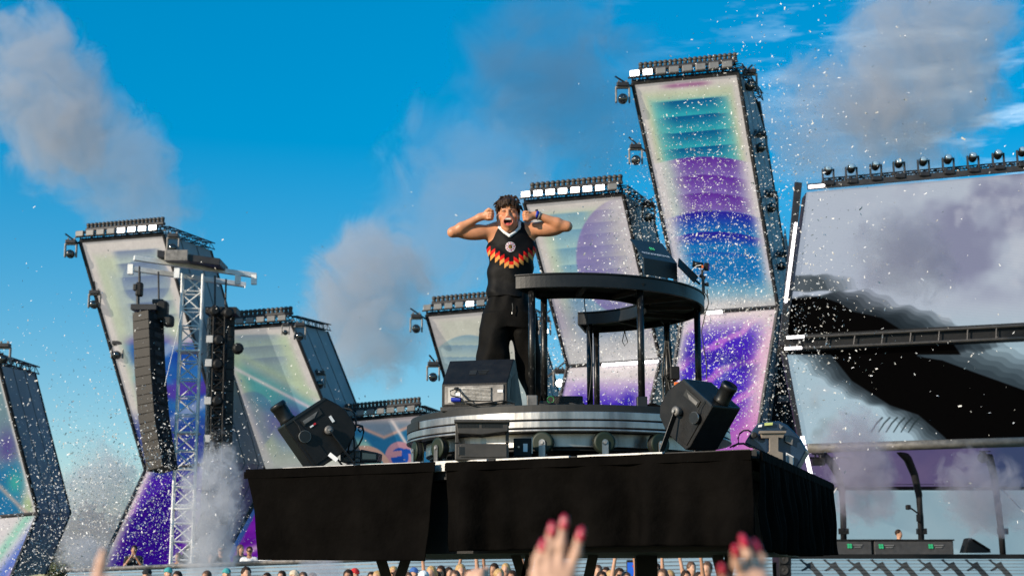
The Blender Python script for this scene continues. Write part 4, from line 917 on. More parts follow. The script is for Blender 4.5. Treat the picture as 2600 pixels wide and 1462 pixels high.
# cable bundle on the rear right leg
p = on_t(34, R1-.06); cb = thing('cable_bundle', 'black cables taped down the rear right table leg', 'cable', p+V(0, 0, ZF))
for k in range(5):
    o_ = V(.03*math.cos(k*1.3), -.03+.01*k, 0); MB().tube([p+o_+V(.02*math.sin(j*.9+k), .01*math.cos(j*1.3+k), ZF+.02+j*.13) for j in range(7)], .007, 6).build('cable', M_rubber, cb)
MB().tube([p+V(.03+.05*math.sin(j*.8), -.04, ZF+.42+.04*math.cos(j*.8)) for j in range(9)], .008, 6).build('cable_loop', M_rubber, cb); MB().box(p+V(.07, -.06, ZF+.36), .05, .03, .03).build('orange_plug', M_orange, cb, bevel=.005)
MB().box(p+V(.05, -.05, ZF+.45), .08, .06, .11).build('splitter_box', M_black, cb, bevel=.01)
def hang(label, pts, Y, r=.004):
    o = thing('hanging_cable', label, 'cable', at(*pts[0], Y)); MB().tube([at(x, y, Y) for x, y in pts], r, 5).build('cable', M_rubber, o)
hang('thin cable hanging from the front of the round table to the floor', [(1489, 722), (1483, 745), (1485, 780), (1494, 830), (1500, 880), (1503, 920), (1500, 970), (1495, 1015)], 11.2)
hang('thin cable hanging outside the right end of the table', [(1795, 735), (1799, 770), (1790, 800), (1781, 840), (1786, 880), (1794, 925), (1794, 962)], 10.9)
hang('cable loop dangling under the far arm of the table', [(1591, 782), (1588, 810), (1585, 845), (1580, 866), (1586, 878), (1594, 868), (1588, 850), (1586, 838)], 12.4)
# ---- logo hood
def at2(P): return P
hd = thing('laptop_hood', 'dark folded screen hood with green clover and white lettering on the table', 'hood', at(1680, 703, 11.0))
s_ = .1311; f = lambda x, y, Y: at(1580+x*s_, 590+y*s_, Y)
fl, fr_ = f(420, 490, 10.78), f(1060, 600, 10.98); tl, tr_ = f(155, 125, 11.02), f(770, 215, 11.22); bl_, br_ = f(430, 815, 10.80), f(1068, 910, 11.0)
M_hood = pm('dark_navy_board', (.006, .012, .018), .5, var=.2)
def sheet(name, P, th, mat, parent):
    n_ = (P[1]-P[0]).cross(P[3]-P[0]).normalized(); m = MB(); m.add(list(P)+[p+n_*th for p in P], [(0, 1, 2, 3), (7, 6, 5, 4), (0, 4, 5, 1), (1, 5, 6, 2), (2, 6, 7, 3), (3, 7, 4, 0)]); return m.build(name, mat, parent), n_
sheet('lower_panel', [fl, fr_, br_, bl_], .008, M_hood, hd); up_, nn = sheet('upper_panel', [tl, tr_, fr_, fl], .008, M_hood, hd)
if nn.y > 0: nn = -nn
ux = (fr_-fl).normalized(); uy = (((tl+tr_)/2)-((fl+fr_)/2)); uy = (uy-ux*uy.dot(ux)).normalized(); nn = ux.cross(uy).normalized()
if nn.y > 0: nn = -nn
def text(body, c, wdt, mat, parent, name, ux=ux, uy=uy, nn=nn, th=.0015):
    cu = bpy.data.curves.new('t', 'FONT'); cu.body = body; cu.align_x = 'CENTER'; cu.align_y = 'CENTER'; cu.extrude = 0; cu.resolution_u = 3; cu.offset = .012
    ob = bpy.data.objects.new('t', cu); col.objects.link(ob); bpy.context.view_layer.update()
    me = bpy.data.meshes.new_from_object(ob.evaluated_get(bpy.context.evaluated_depsgraph_get())); bpy.data.objects.remove(ob); bpy.data.curves.remove(cu)
    v = np.array([q.co for q in me.vertices]); sc_ = wdt/(v[:, 0].max()-v[:, 0].min()); o_ = org(parent)
    for q in me.vertices: q.co = Vector(c)+ux*(q.co.x*sc_)+uy*(q.co.y*sc_)+nn*th-o_
    return link(name, me, mat, parent)
lc = f(645, 455, 10.0); 
def onpl(x, y):
    d = f(x, y, 1.0)-Vector(CAM); d = Vector(d); o_ = Vector(CAM); t = (fl-o_).dot(nn)/d.dot(nn); return o_+d*t+nn*.003
text('GLÜCKSGEFÜHLE', onpl(645, 440), (onpl(905, 485)-onpl(375, 385)).length*1.02, M_whitelogo, hd, 'lettering')
text('FESTIVAL 25', onpl(668, 482), .026, M_greenlogo, hd, 'small_lettering')
m = MB(); cc = onpl(573, 328)
for a in (35, 125, 215, 305):
    q = cc+(ux*math.cos(R(a))+uy*math.sin(R(a)))*.0125
    m.tube([q+(ux*math.cos(R(j*30))+uy*math.sin(R(j*30)))*.0105+nn*.001 for j in range(13)], .003, 5)
m.build('clover_emblem', M_greenlogo, hd)
# ---- kit on the table
mxr = thing('mixer_deck', 'low silver edged DJ player lying on the table left of the hood', 'DJ player', at(1620, 690, 11.15))
mc = at(1600, 688, 11.2); mc.z = ZT+.018; MB().obox(mc, (1, .12, 0), (-.12, 1, 0), (0, 0, 1), .34, .3, .034).build('body', M_greyc, mxr, bevel=.006); MB().obox(mc+V(-.02, 0, .021), (1, .12, 0), (-.12, 1, 0), (0, 0, 1), .30, .27, .008).build('top_plate', M_black, mxr); MB().cyl(mc+V(-.03, -.05, .026), mc+V(-.03, -.05, .04), .07, n=24).build('jog_wheel', M_alu, mxr); MB().cyl(mc+V(.1, -.1, .026), mc+V(.1, -.1, .045), .013, n=10).build('knob', M_red, mxr)
cap = thing('headphone', 'black headphone pad lying near the front edge of the table', 'headphones', at(1452, 690, 11.0)); c_h = V(at(1452, 690, 10.95).x, 10.9, ZT); MB().lathe(c_h, (0, 0, 1), [(.07, 0), (.066, .012), (.04, .022), (.01, .024)], 20).build('ear_cup', M_black, cap, smooth=True); MB().lathe(c_h+V(.12, .12, 0), (0, 0, 1), [(.06, 0), (.056, .012), (.03, .02), (.01, .022)], 20).build('ear_cup', M_black, cap, smooth=True); MB().tube([c_h+V(.02, .0, .012), c_h+V(.02, .12, .012), c_h+V(.08, .2, .012), c_h+V(.14, .16, .012)], .008).build('headband', M_black, cap)
bd = thing('black_board', 'black flap board leaning out at the right end of the table', 'board', at(1760, 720, 10.95)); g_ = lambda x, y, Y: at(1580+x*s_, 590+y*s_, Y)
sheet('board', [g_(1100, 495, 10.95), g_(1475, 855, 11.05), g_(1400, 975, 11.0), g_(1082, 650, 10.9)], .006, M_black, bd); MB().tube([g_(1420, 930, 11.02), g_(1500, 1000, 11.05)], .008).build('hinge_arm', M_black, bd)
ca = thing('action_camera', 'black camera with orange plug on a clamp at the right end of the table', 'camera', at(1785, 690, 11.05)); YC = 11.08
MB().cyl(g_(1370, 610, YC), g_(1560, 640, YC), .0215, n=18).build('lens', M_blackg, ca, smooth=True); MB().cyl(g_(1362, 608, YC), g_(1392, 612, YC), .025, n=18).build('lens_hood', M_black, ca)
MB().obox(g_(1625, 665, YC), (1, 0, -.1), (0, 1, 0), (.1, 0, 1), .036, .06, .052).build('body', M_black, ca, bevel=.005); MB().obox(g_(1672, 680, YC-.02), (1, 0, -.1), (0, 1, 0), (.1, 0, 1), .008, .05, .045).build('rear_screen', pm('purple_screen', (.03, .01, .1), .2), ca)
MB().box(g_(1552, 665, YC-.04), .012, .012, .022).build('orange_plug', M_orange, ca); MB().tube([g_(x, y, YC-.03) for x, y in ((1530, 632), (1440, 650), (1370, 710), (1320, 800), (1300, 900), (1290, 980))], .0035, 6).build('white_cable', M_white, ca)
MB().cyl(g_(1552, 725, YC), g_(1548, 870, YC), .009, n=8).build('stem', M_black, ca); MB().cyl(g_(1500, 830, YC), g_(1610, 890, YC), .014, n=8).build('clamp_joint', M_blackg, ca); MB().bar(g_(1560, 880, YC), g_(1575, 1180, YC), .03, .02).build('clamp_bar', M_blackg, ca); MB().cyl(g_(1600, 1010, YC), g_(1670, 1005, YC), .012, .017, n=8).build('thumb_screw', M_black, ca)
MB().tube([g_(x, y, YC) for x, y in ((1610, 1180), (1660, 1280), (1672, 1380), (1650, 1449), (1600, 1500))], .004).build('cable', M_rubber, ca)

# ================================================================== GEAR ON THE TURNTABLE
wm = thing('wedge_monitor', 'large black wedge monitor seen from its amplifier side at the left rim', 'loudspeaker', at(1215, 1030, 10.9))
sz = .2761; zz = lambda x, y, Y: at(1050+x*sz, 700+y*sz, Y)
YW = 10.82; bL, bR = zz(258, 1195, YW+.12), zz(862, 1140, YW); bL.z = bR.z = ZF+.035
wx = (bR-bL).normalized(); wy = V(-wx.y, wx.x, 0); Ww = (bR-bL).length; Hr = .165
def wp(x, y, z): return bL+wx*x+wy*y+V(0, 0, z)
prof = [(0, 0), (0, Hr), (.20, .365), (.25, .365), (.47, .06), (.47, 0)]
m = MB(); m.prism([wp(0, y, z) for y, z in prof], wx*Ww); m.build('cabinet', M_case, wm, bevel=.006)
MB().add([wp(.02, .46-.0, .07)+wy*.01, wp(Ww-.02, .46, .07)+wy*.01, wp(Ww-.02, .255, .355)+wy*.01, wp(.02, .255, .355)+wy*.01], [(0, 1, 2, 3)]).build('grille', M_grille, wm)
ap = MB().obox(wp(Ww*.5, -.004, Hr*.5), wx, wy, (0, 0, 1), Ww-.05, .012, Hr-.03).build('amplifier_plate', M_greyc, wm, bevel=.003)
MB().obox(wp(Ww*.24, -.012, Hr*.5), wx, wy, (0, 0, 1), .13, .008, Hr-.055).build('connector_plate', pm('pale_grey_metal', (.34, .33, .31), .45, .4, var=.2), ap)
for k in range(10): MB().obox(wp(Ww*.54, -.018, .04+k*.0098), wx, wy, (0, 0, 1), .22, .018, .0042).build('cooling_fin', M_plate, ap)
MB().obox(wp(Ww*.9, -.013, Hr*.62), wx, wy, (0, 0, 1), .04, .006, .02).build('type_label', M_whitelogo, ap); MB().obox(wp(Ww*.26, -.018, Hr*.52), wx, wy, (0, 0, 1), .035, .006, .022).build('type_label', M_whitelogo, ap)
pc = wp(Ww*.17, -.03, Hr*.28); MB().cyl(pc, pc+wx*.07, .018, n=10).build('blue_connector', M_blue, ap); MB().cyl(wp(Ww*.22, -.02, Hr*.78), wp(Ww*.27, -.04, Hr*.76), .012, n=8).build('black_connector', M_rubber, ap)
MB().tube([pc+wx*.07, wp(Ww*.4, -.06, .02), wp(Ww*.58, -.09, .0), wp(Ww*.78, -.06, .015), wp(Ww*.95, -.02, .03), wp(Ww*1.1, .03, .01)], .006).build('cable', M_rubber, ap)
MB().tube([wp(Ww*.27, -.04, Hr*.76), wp(Ww*.36, -.05, Hr*.45), wp(Ww*.45, -.06, Hr*.2), wp(Ww*.6, -.06, .03), wp(Ww*.8, -.04, .03)], .005).build('cable', M_rubber, ap)
MB().tube([wp(Ww*.26, -.02, Hr*.8), wp(Ww*.16, -.05, Hr*.66), wp(Ww*.17, -.05, Hr*.46), wp(Ww*.3, -.05, Hr*.36)], .005).build('cable', M_rubber, ap)
# dark embossed logo block on the sloping back
d_ = (wp(0, .2, .365)-wp(0, 0, Hr)).normalized(); nb_ = wx.cross(d_).normalized()
if nb_.y > 0: nb_ = -nb_
lo_ = wp(Ww*.43, 0, Hr)+d_*.13; MB().obox(lo_+nb_*.002, wx, d_, nb_, .055, .05, .003).build('emblem_block', M_rubber, wm)
for k in range(3): MB().obox(lo_+wx*.075+d_*(.018-.018*k)+nb_*.002, wx, d_, nb_, .08-.012*k, .01, .003).build('emblem_bar', M_rubber, wm)
sdm = MB(); sdm.add([wp(Ww+.002, .08, .05), wp(Ww+.002, .24, .05), wp(Ww+.002, .24, .26), wp(Ww+.002, .12, .2)], [(0, 1, 2, 3)]); sdm.build('side_recess', M_rubber, wm)
for t in (.12, .5, .9): MB().box(wp(Ww*t, .1, -.018), .06, .2, .033).build('foot_block', M_blackg, wm)
MB().bar(wp(.0, -.01, -.02), wp(Ww*1.12, .0, -.012), .05, .03).build('base_strip', M_blackg, wm)
sb = thing('monitor_speaker', 'low black grilled speaker on the floor behind the table legs', 'loudspeaker', at(1432, 1030, 12.3))
c = at(1432, 1010, 12.3); o = MB().box(V(c.x, 12.3, ZF+.13), .30, .28, .26).build('cabinet', M_black, sb, bevel=.01); MB().box(V(c.x, 12.155, ZF+.13), .28, .012, .235).build('grille', M_grille, sb)
fc = thing('floor_cables', 'coils of black cable lying on the turntable between the table legs', 'cable', at(1400, 1020, 10.9))
for k in range(4): MB().tube([V(at(1370+j*14, 1020, 10.95).x, 10.75+.05*k+.03*math.sin(j*1.3+k), ZF+.012+.012*k+.008*math.sin(j*2.1+k)) for j in range(9)], .008).build('cable', M_rubber, fc)
MB().tube([at(1398, 1014, 10.9)+V(.025*math.cos(j*.7), 0, .025*math.sin(j*.7)) for j in range(10)], .003).build('green_tie', pm('green_tie', (.02, .25, .06), .5), fc)
bg_ = thing('cable_bag', 'dark rumpled cable heap beside the front table leg', 'bag', at(1660, 1030, 11))
sd = SDF((-.25, -.15, -.05), (.25, .15, .14), .012); sd.ell((-.06, 0, 0), (.15, .09, .06)); sd.ell((.1, 0, 0), (.1, .08, .045)); sd.ell((.14, 0, .02), (.05, .06, .05))
cbg = V(at(1668, 1030, 11.0).x, 11.0, ZF+.005); me = sd.mesh('heap', noise=lambda x, y, z: .008*np.sin(x*60)*np.sin(y*50+z*40)); sdo = link('heap', me, M_cloth, bg_); sdo.location = cbg-org(bg_)

# ================================================================== GEAR ON THE DECK
def blower(name, label, B, a, b, c, scale, dep, side_extra):
    """box machine; a, c span the side plate (a along the top edge, c downwards), b is its width"""
    a, b, c = [Vector(q).normalized() for q in (a, b, c)]; S = scale
    prof = [(0, 0), (.31, 0), (.318, .01), (.31, .325), (.29, .36), (.15, .365), (.078, .361), (-.03, .315), (-.07, .255), (-.07, .14), (-.045, .08)]
    root = thing(name, label, 'stage blower', V((B+b*dep/2).x, (B+b*dep/2).y, ZD), 'tilted black stage blowers')
    Q = lambda i, k, j=0: B+a*(i*S)+c*(k*S)+b*j
    body = MB(); body.prism([Q(i, k) for i, k in prof], b*dep); bo = body.build('casing', M_case, root, bevel=.008)
    lip = MB(); lip.prism([Q(.0, .0, -.004), Q(.31, .0, -.004), Q(.31, .016, -.004), Q(0, .016, -.004)], b*(dep+.008)); lip.build('top_rim', M_blackg, bo)
    nz = Q(.255, 0, dep*.5); noz = MB().lathe(nz, -c, [(.050*S/1.0, -.004), (.056*S, .006), (.050*S, .02), (.052*S, .1*S), (.056*S, .105*S), (.056*S, .125*S), (.048*S, .135*S), (.046*S, .06*S)], 24).build('nozzle', M_blackg, bo, smooth=True)
    # hand hole with frame, window plate, stickers
    fr = MB(); fr.prism([Q(.07, .035, -.002), Q(.215, .035, -.002), Q(.215, .082, -.002), Q(.07, .082, -.002)], b*-.006); fr.build('hand_hole', M_rubber, bo)
    fr = MB(); fr.prism([Q(.09, .05, -.0085), Q(.205, .05, -.0085), Q(.205, .074, -.0085), Q(.13, .074, -.0085)], b*-.004); fr.build('hand_hole_floor', M_greyc, bo)
    fr = MB(); fr.prism([Q(.2, .15, -.002), Q(.29, .15, -.002), Q(.285, .33, -.002), Q(.19, .33, -.002)], b*-.005); fr.build('access_plate', M_case, bo, bevel=.002)
    kn = Q(.10, .19, -.03); MB().lathe(kn, -b, [(.028, -.03), (.03, 0), (.034, .012), (.02, .02)], 10).build('knob', M_greyc, bo, smooth=True); MB().cyl(kn-b*.02, kn-b*.034, .009, n=8).build('knob_bolt', M_plate, bo)
    MB().cyl(Q(.25, .14, -.02), Q(.25, .14, -.034), .037*S, n=22).build('nozzle_cap', M_blackg, bo); MB().lathe(Q(.25, .14, -.027), -b, [(.038*S, -.006), (.0405*S, 0), (.038*S, .006)], 22).build('cap_rim', M_alu, bo)
    MB().tube([Q(.25, .01, -.012), Q(.245, .06, -.02), Q(.255, .10, -.03)], .003).build('cap_cord', M_rubber, bo)
    foot = kn+side_extra; foot.z = ZD+.01
    MB().bar(kn-b*.004, foot, .008, .045, side=b).build('yoke_arm', M_blackg, root, bevel=.003)
    foot2 = foot+b*(dep+.06); MB().bar(kn+b*(dep+.052), foot2, .008, .045, side=b).build('yoke_arm', M_blackg, root, bevel=.003); MB().bar(foot-b*.01, foot2+b*.01, .05, .012).build('yoke_base', M_blackg, root)
    return root, Q, bo
bl3 = blower('stage_blower', 'black box blower tilted left on its bracket, nozzle aimed up left', at(824, 1008, 10.95), (-.78, -.246, -.574), (-.3, .954, 0), (.547, .172, -.819), 1.14, .33, V(.21, .06, 0))
Q = bl3[1]; m = MB(); m.prism([Q(.16, .105, -.003), Q(.185, .105, -.003), Q(.185, .115, -.003), Q(.16, .115, -.003)], V(0, -.004, 0)); m.build('white_sticker', M_whitelogo, bl3[2]); m = MB(); m.prism([Q(.14, .103, -.003), Q(.157, .103, -.003), Q(.157, .114, -.003), Q(.14, .114, -.003)], V(0, -.004, 0)); m.build('red_sticker', M_red, bl3[2])
m = MB(); m.prism([Q(.03, .12, -.003), Q(.048, .12, -.003), Q(.048, .165, -.003), Q(.03, .165, -.003)], V(0, -.004, 0)); m.build('white_sticker', M_whitelogo, bl3[2])
pa = at(846, 1160, 10.93); MB().obox(pa, (.78, 0, -.60), (0, 1, 0), (.6, 0, .78), .075, .008, .03).build('white_sticker', M_whitelogo, bl3[0])
cab = thing('cable_tangle', 'looping black cables behind the left blower', 'cable', at(890, 1170, 11.1)); zc = lambda x, y, Y=11.1: at(680+x*.138, 990+y*.138, Y)
for pts in (((1260, 400), (1400, 330), (1520, 350), (1600, 440), (1625, 600), (1610, 740), (1570, 790)), ((1500, 720), (1560, 660), (1650, 640), (1740, 660), (1765, 760), (1740, 880), (1680, 1000), (1600, 1090), (1480, 1180), (1400, 1220)), ((1560, 780), (1540, 900), (1490, 1040), (1470, 1180)), ((1570, 800), (1590, 960), (1600, 1150), (1590, 1300)), ((1500, 590), (1540, 580), (1560, 640), (1520, 700)), ((1660, 720), (1700, 770), (1750, 720), (1720, 670), (1660, 690)), ((1540, 1290), (1600, 1235), (1680, 1240), (1720, 1300))):
    MB().tube([zc(*p) for p in pts], .0075, 6).build('cable', M_rubber, cab, smooth=True)
sb2 = thing('floor_lamp', 'small grey boxed floor lamp behind the left blower cables', 'stage light', zc(1700, 1300, 11.3)); q = lambda x, y: zc(x, y, 11.25)
m = MB(); m.prism([q(1330, 1320), q(1700, 1320), q(1700, 1100), q(1330, 1100)], (.02, .16, 0)); m.build('body', M_greyc, sb2, bevel=.006); m = MB(); m.prism([q(1705, 1320), q(2010, 1310), q(2030, 1150), q(1705, 1085)], (.02, .16, 0)); m.build('lamp_hood', M_blackg, sb2, bevel=.006); m = MB(); m.prism([q(1740, 1270), q(1990, 1270), q(1990, 1180), q(1740, 1150)], V(0, -.006, 0)); m.build('lamp_glass', M_lens, sb2)
for k in range(3): MB().box(q(1400+k*120, 1130), .04, .01, .006).build('vent_slit', M_rubber, sb2)
br3 = blower('stage_blower', 'black box blower by the right corner, steaming nozzle aimed up right', at(1735, 961, 9.7), (.52, -.59, -.62), (.75, .66, 0), (-.41, .46, -.79), 1.0, .27, V(-.11, .0, 0))
# vented moving strobe in front of the turntable
vs_ = thing('strobe_light', 'grey strobe light with vented head on a box base in front of the rim', 'stage light', at(1235, 1160, 10.1)); so_ = lambda x, y, Y=10.05: at(1020+x*.13975, 1020+y*.13975, Y)
xl, xr = so_(965, 990), so_(1945, 970); xl.z = xr.z = ZD+.0; ax = (xr-xl).normalized(); ay = V(-ax.y, ax.x, 0); Wd = (xr-xl).length; zz1 = so_(1000, 755).z
def sp_(x, y, z): return V(xl.x, xl.y, 0)+ax*x+ay*y+V(0, 0, z)
M_st = pm('strobe_grey', (.04, .036, .032), .5, var=.2, scale=10)
base_ = MB().obox(sp_(Wd/2, .12, (ZD+zz1)/2), ax, ay, (0, 0, 1), Wd, .24, zz1-ZD).build('base', M_st, vs_, bevel=.008)
MB().obox(sp_(Wd*.13, -.004, (ZD+zz1)/2+.005), ax, ay, (0, 0, 1), .045, .006, .06).build('handle_plate', M_blackg, base_, bevel=.003); MB().obox(sp_(Wd*.53, -.004, (ZD+zz1)/2+.005), ax, ay, (0, 0, 1), Wd*.86, .005, zz1-ZD-.03).build('front_plate', M_st, base_, bevel=.002)
z0, z1 = so_(1300, 590).z, so_(1300, 345).z
for s_ in (.03, .97): MB().obox(sp_(Wd*s_, .1, (zz1+z1)/2), ax, ay, (0, 0, 1), .022, .09, z1-zz1-.02).build('yoke_arm', M_st, vs_, bevel=.003)
hdp = [(-.0, z1), (Wd, z1), (Wd*.985, z0+.018), (Wd*.5, z0-.004), (.02, z0+.004)]
hh = MB().prism([sp_(x, -.02, z) for x, z in hdp], ay*.22).build('head', M_st, vs_, bevel=.006); MB().obox(sp_(Wd/2, .08, z1-.004), ax, ay, (0, 0, 1), Wd*1.03, .25, .02).build('head_lid', M_st, hh, bevel=.004)
for k in range(15):
    for o_ in (.06, .50): MB().obox(sp_(Wd*(o_+.026*k), -.0225, (z0+z1)/2+.012), ax, ay, (0, 0, 1), .0045, .004, .028).build('vent_slot', M_rubber, hh)
MB().obox(sp_(Wd*.52, .14, zz1+.02), ax, ay, (0, 0, 1), .04, .04, .06).build('bracket', M_alu, vs_)
pb = thing('power_box', 'small black power box with a white label right of the strobe', 'box', so_(2200, 960)); o = MB().box(at(1327, 1137, 10.35)+V(0, 0, 0), .125, .14, .125).build('casing', M_black, pb, bevel=.004); MB().box(at(1334, 1136, 10.27), .03, .006, .055).build('label_plate', M_whitelogo, o); MB().cyl(at(1317, 1134, 10.29), at(1317, 1134, 10.26), .007).build('screw', M_alu, o); MB().box(at(1351, 1130, 10.27), .006, .01, .11).build('edge_strip', M_alu, o)
# effect machine on the right flank, sky reflection put into its blue colour
em_ = thing('effect_machine', 'squat effect machine with painted blue sheen on a pale bracket at the right flank', 'effect machine', at(1965, 1190, 11.2)); q = lambda x, y, Y=11.3: at(1660+x*.1932, 940+y*.1932, Y)
M_bl = pm('painted_sky_sheen', (.012, .03, .065), .28, var=.3, scale=5, spec=.6)
bd_ = MB().prism([q(1190, 950), q(1300, 770), q(1370, 690), q(1640, 662), q(1760, 720), q(1900, 860), q(2005, 1050), q(1860, 1310), q(1560, 1180), q(1400, 1060)], V(.08, .3, 0)).build('casing', M_bl, em_, bevel=.01)
br4 = MB().prism([q(1395, 800, 11.22), q(1735, 800, 11.22), q(1700, 890, 11.22), q(1640, 880, 11.22), q(1640, 1060, 11.22), q(1700, 1080, 11.22), q(1700, 1215, 11.22), q(1450, 1110, 11.22), q(1520, 1060, 11.22), q(1520, 890, 11.22), q(1420, 890, 11.22)], V(0, .03, 0)).build('bracket', pm('pale_brown_metal', (.24, .2, .16), .5, .2, var=.2), em_, bevel=.004)
MB().prism([q(1395, 792, 11.2), q(1740, 792, 11.2), q(1740, 820, 11.2), q(1395, 825, 11.2)], V(0, .06, 0)).build('bracket_lip', MAT['pale_brown_metal'], br4)
MB().prism([q(1730, 850, 11.27), q(1830, 890, 11.27), q(1820, 980, 11.27), q(1725, 930, 11.27)], V(0, .02, 0)).build('control_panel', M_greyc, bd_); MB().prism([q(1735, 1075, 11.27), q(1838, 1130, 11.27), q(1836, 1275, 11.27), q(1740, 1225, 11.27)], V(0, .02, 0)).build('white_sign', M_whitelogo, bd_)
MB().prism([q(1750, 1095, 11.262), q(1828, 1137, 11.262), q(1826, 1255, 11.262), q(1752, 1215, 11.262)], V(0, .004, 0)).build('sign_print', M_side, bd_)
MB().prism([q(1460, 690, 11.27), q(1565, 682, 11.27), q(1560, 716, 11.27), q(1462, 724, 11.27)], V(0, .02, 0)).build('yellow_sticker', pm('yellow_green_sticker', (.55, .62, .2), .5), bd_); MB().prism([q(1380, 715, 11.27), q(1425, 708, 11.27), q(1420, 740, 11.27), q(1375, 745, 11.27)], V(0, .02, 0)).build('white_sticker', M_whitelogo, bd_); MB().prism([q(1650, 700, 11.27), q(1672, 722, 11.27), q(1700, 735, 11.27), q(1678, 748, 11.27), q(1672, 770, 11.27), q(1655, 748, 11.27)], V(0, .02, 0)).build('star_sticker', MAT['purple_screen'] if False else M_lamp_off, bd_)
MB().tube([q(x, y, 11.25) for x, y in ((1280, 810), (1240, 785), (1180, 790), (1130, 830), (1108, 890), (1115, 960), (1060, 980), (1000, 1010))], .007).build('cable', M_rubber, em_, smooth=True); MB().tube([q(x, y, 11.2) for x, y in ((1040, 1000), (1100, 965), (1180, 960), (1260, 1000), (1330, 1010))], .009).build('cable', M_rubber, em_, smooth=True); MB().lathe(q(1320, 850, 11.25), (0, -1, 0), [(.02, -.03), (.024, 0), (.014, .006)], 12).build('knob', M_rubber, em_)

# ================================================================== THE SHOUTING MAN
YJ = 11.6
def J(px, py, dy=0.0): return np.array(at(px, py, YJ+dy))
dj = thing('person', 'shouting man in a black, red and gold sleeveless jersey, fists raised to his ears', 'person', V(J(1292, 900)[0], YJ, ZF))
def lin(c): return s2l(c)
SK = lin((206, 142, 104))
def loft(sd, rows, k=.02, op='u'):
    """rows: (px, py, rx, ry, dy) from top to bottom"""
    z = np.array([J(r[0], r[1], r[4])[2] for r in rows])[::-1]; cx = np.array([J(r[0], r[1], r[4])[0] for r in rows])[::-1]; cy_ = np.array([YJ+r[4] for r in rows])[::-1]
    rx = np.array([r[2] for r in rows])[::-1]; ry = np.array([r[3] for r in rows])[::-1]; m = rx.max()
    q = sd.sub((cx.min()-m, cy_.min()-m, z[0]), (cx.max()+m, cy_.max()+m, z[-1]), k+4*sd.h); sl, x, y, Z = q
    f = lambda a: np.interp(Z, z, a)
    rr = np.sqrt(((x-f(cx))/f(rx))**2+((y-f(cy_))/f(ry))**2); d = (rr-1)*np.minimum(f(rx), f(ry)); d = np.maximum(d, np.maximum(z[0]-Z, Z-z[-1]))
    sd.put(sl, d, k, op)
hc = J(1290, 544, -.05)
body = SDF((-.75, YJ-.45, ZF-.02), (.62, YJ+.45, 4.82), .0062)
H = lambda x, y, z: hc+np.array([x, y, z])
# head
body.ell(H(0, .02, .03), (.080, .098, .105), .01).ell(H(0, -.005, -.045), (.073, .082, .085), .03).ell(H(0, -.03, -.105), (.052, .06, .05), .03).ell(H(.002, -.055, -.135), (.028, .03, .022), .02)
for s_ in (-1, 1):
    body.ell(H(s_*.045, -.058, -.035), (.03, .032, .028), .02).ell(H(s_*.082, .02, -.015), (.013, .024, .033), .008)
    body.ell(H(s_*.034, -.094, .003), (.021, .014, .0105), .008, 's'); body.ell(H(s_*.034, -.078, .0015), (.019, .014, .0085), .004)
    body.cap(H(s_*.016, -.090, .022), H(s_*.052, -.074, .022), .010, .008, .012)
    body.cap(H(s_*.018, -.10, -.052), H(s_*.045, -.082, -.078), .009, .007, .012)
body.cap(H(0, -.086, .018), H(-.002, -.108, -.030), .010, .0135, .012).ell(H(0, -.103, -.034), (.020, .014, .011), .01)
body.ell(H(0, -.092, -.082), (.047, .03, .043), .02)
body.ell(H(.001, -.118, -.084), (.034, .036, .031), .006, 's'); body.cap(H(-.026, -.104, -.064), H(.026, -.104, -.064), .010, .010, .004); body.ell(H(.001, -.085, -.104), (.022, .024, .013), .004)
# neck and torso
body.cap(H(0, .03, -.06), J(1294, 592, .03), .058, .068, .03)
loft(body, [(1294, 572, .10, .07, .02), (1296, 590, .145, .085, .02), (1298, 622, .168, .10, .02), (1296, 670, .155, .095, .02), (1292, 740, .14, .09, .02), (1294, 800, .15, .1, .02)], .04)
arms = {}
for side, sh, el, wr, fi in (('l', (1256, 588), (1149, 590), (1219, 551), (1238, 547)), ('r', (1340, 585), (1440, 575), (1362, 546), (1343, 550))):
    S_, E_, Wq, Fq = J(*sh, .02), J(*el, -.06), J(*wr, -.10), J(*fi, -.11); arms[side] = (S_, E_, Wq, Fq)
    body.ell(S_, (.068, .062, .06), .04); body.cap(S_, E_, .050, .036, .03); mid = S_*.55+E_*.45; body.ell(mid+np.array([0, -.01, .008]), (.095, .040, .042), .05); body.ell(S_*.5+E_*.5+np.array([0, 0, -.022]), (.10, .038, .034), .05)
    f1 = E_*.68+Wq*.32; body.cap(E_, f1, .035, .039, .03); body.cap(f1, Wq, .039, .026, .02); body.cap(Wq, Fq, .028, .036, .02)
    sx = 1 if side == 'l' else -1
    body.ell(Fq+np.array([sx*.008, 0, 0]), (.040, .031, .043), .012)
    for i in range(4):
        z = .032-.0205*i; kx = sx*(.044-.004*abs(i-1.2)); b0 = Fq+np.array([sx*.012, .014, z]); b1 = Fq+np.array([kx, -.008, z]); b2 = Fq+np.array([kx-sx*.012, -.034, z-.002]); b3 = Fq+np.array([kx-sx*.036, -.033, z-.003])
        body.cap(b0, b1, .0115, .0115, .004); body.cap(b1, b2, .0110, .0105, .003); body.cap(b2, b3, .0100, .0092, .002)
    t0 = Fq+np.array([-sx*.012, -.018, .028 if side == 'l' else -.02]); t1 = Fq+np.array([sx*.012, -.040, .040 if side == 'l' else -.036]); t2 = Fq+np.array([sx*.034, -.044, .030 if side == 'l' else -.034])
    body.cap(t0, t1, .0135, .0125, .008); body.cap(t1, t2, .012, .0095, .003)
    body.cap(S_+np.array([0, 0, -.01]), J(1268 if side == 'l' else 1330, 625, .03), .06, .07, .05)
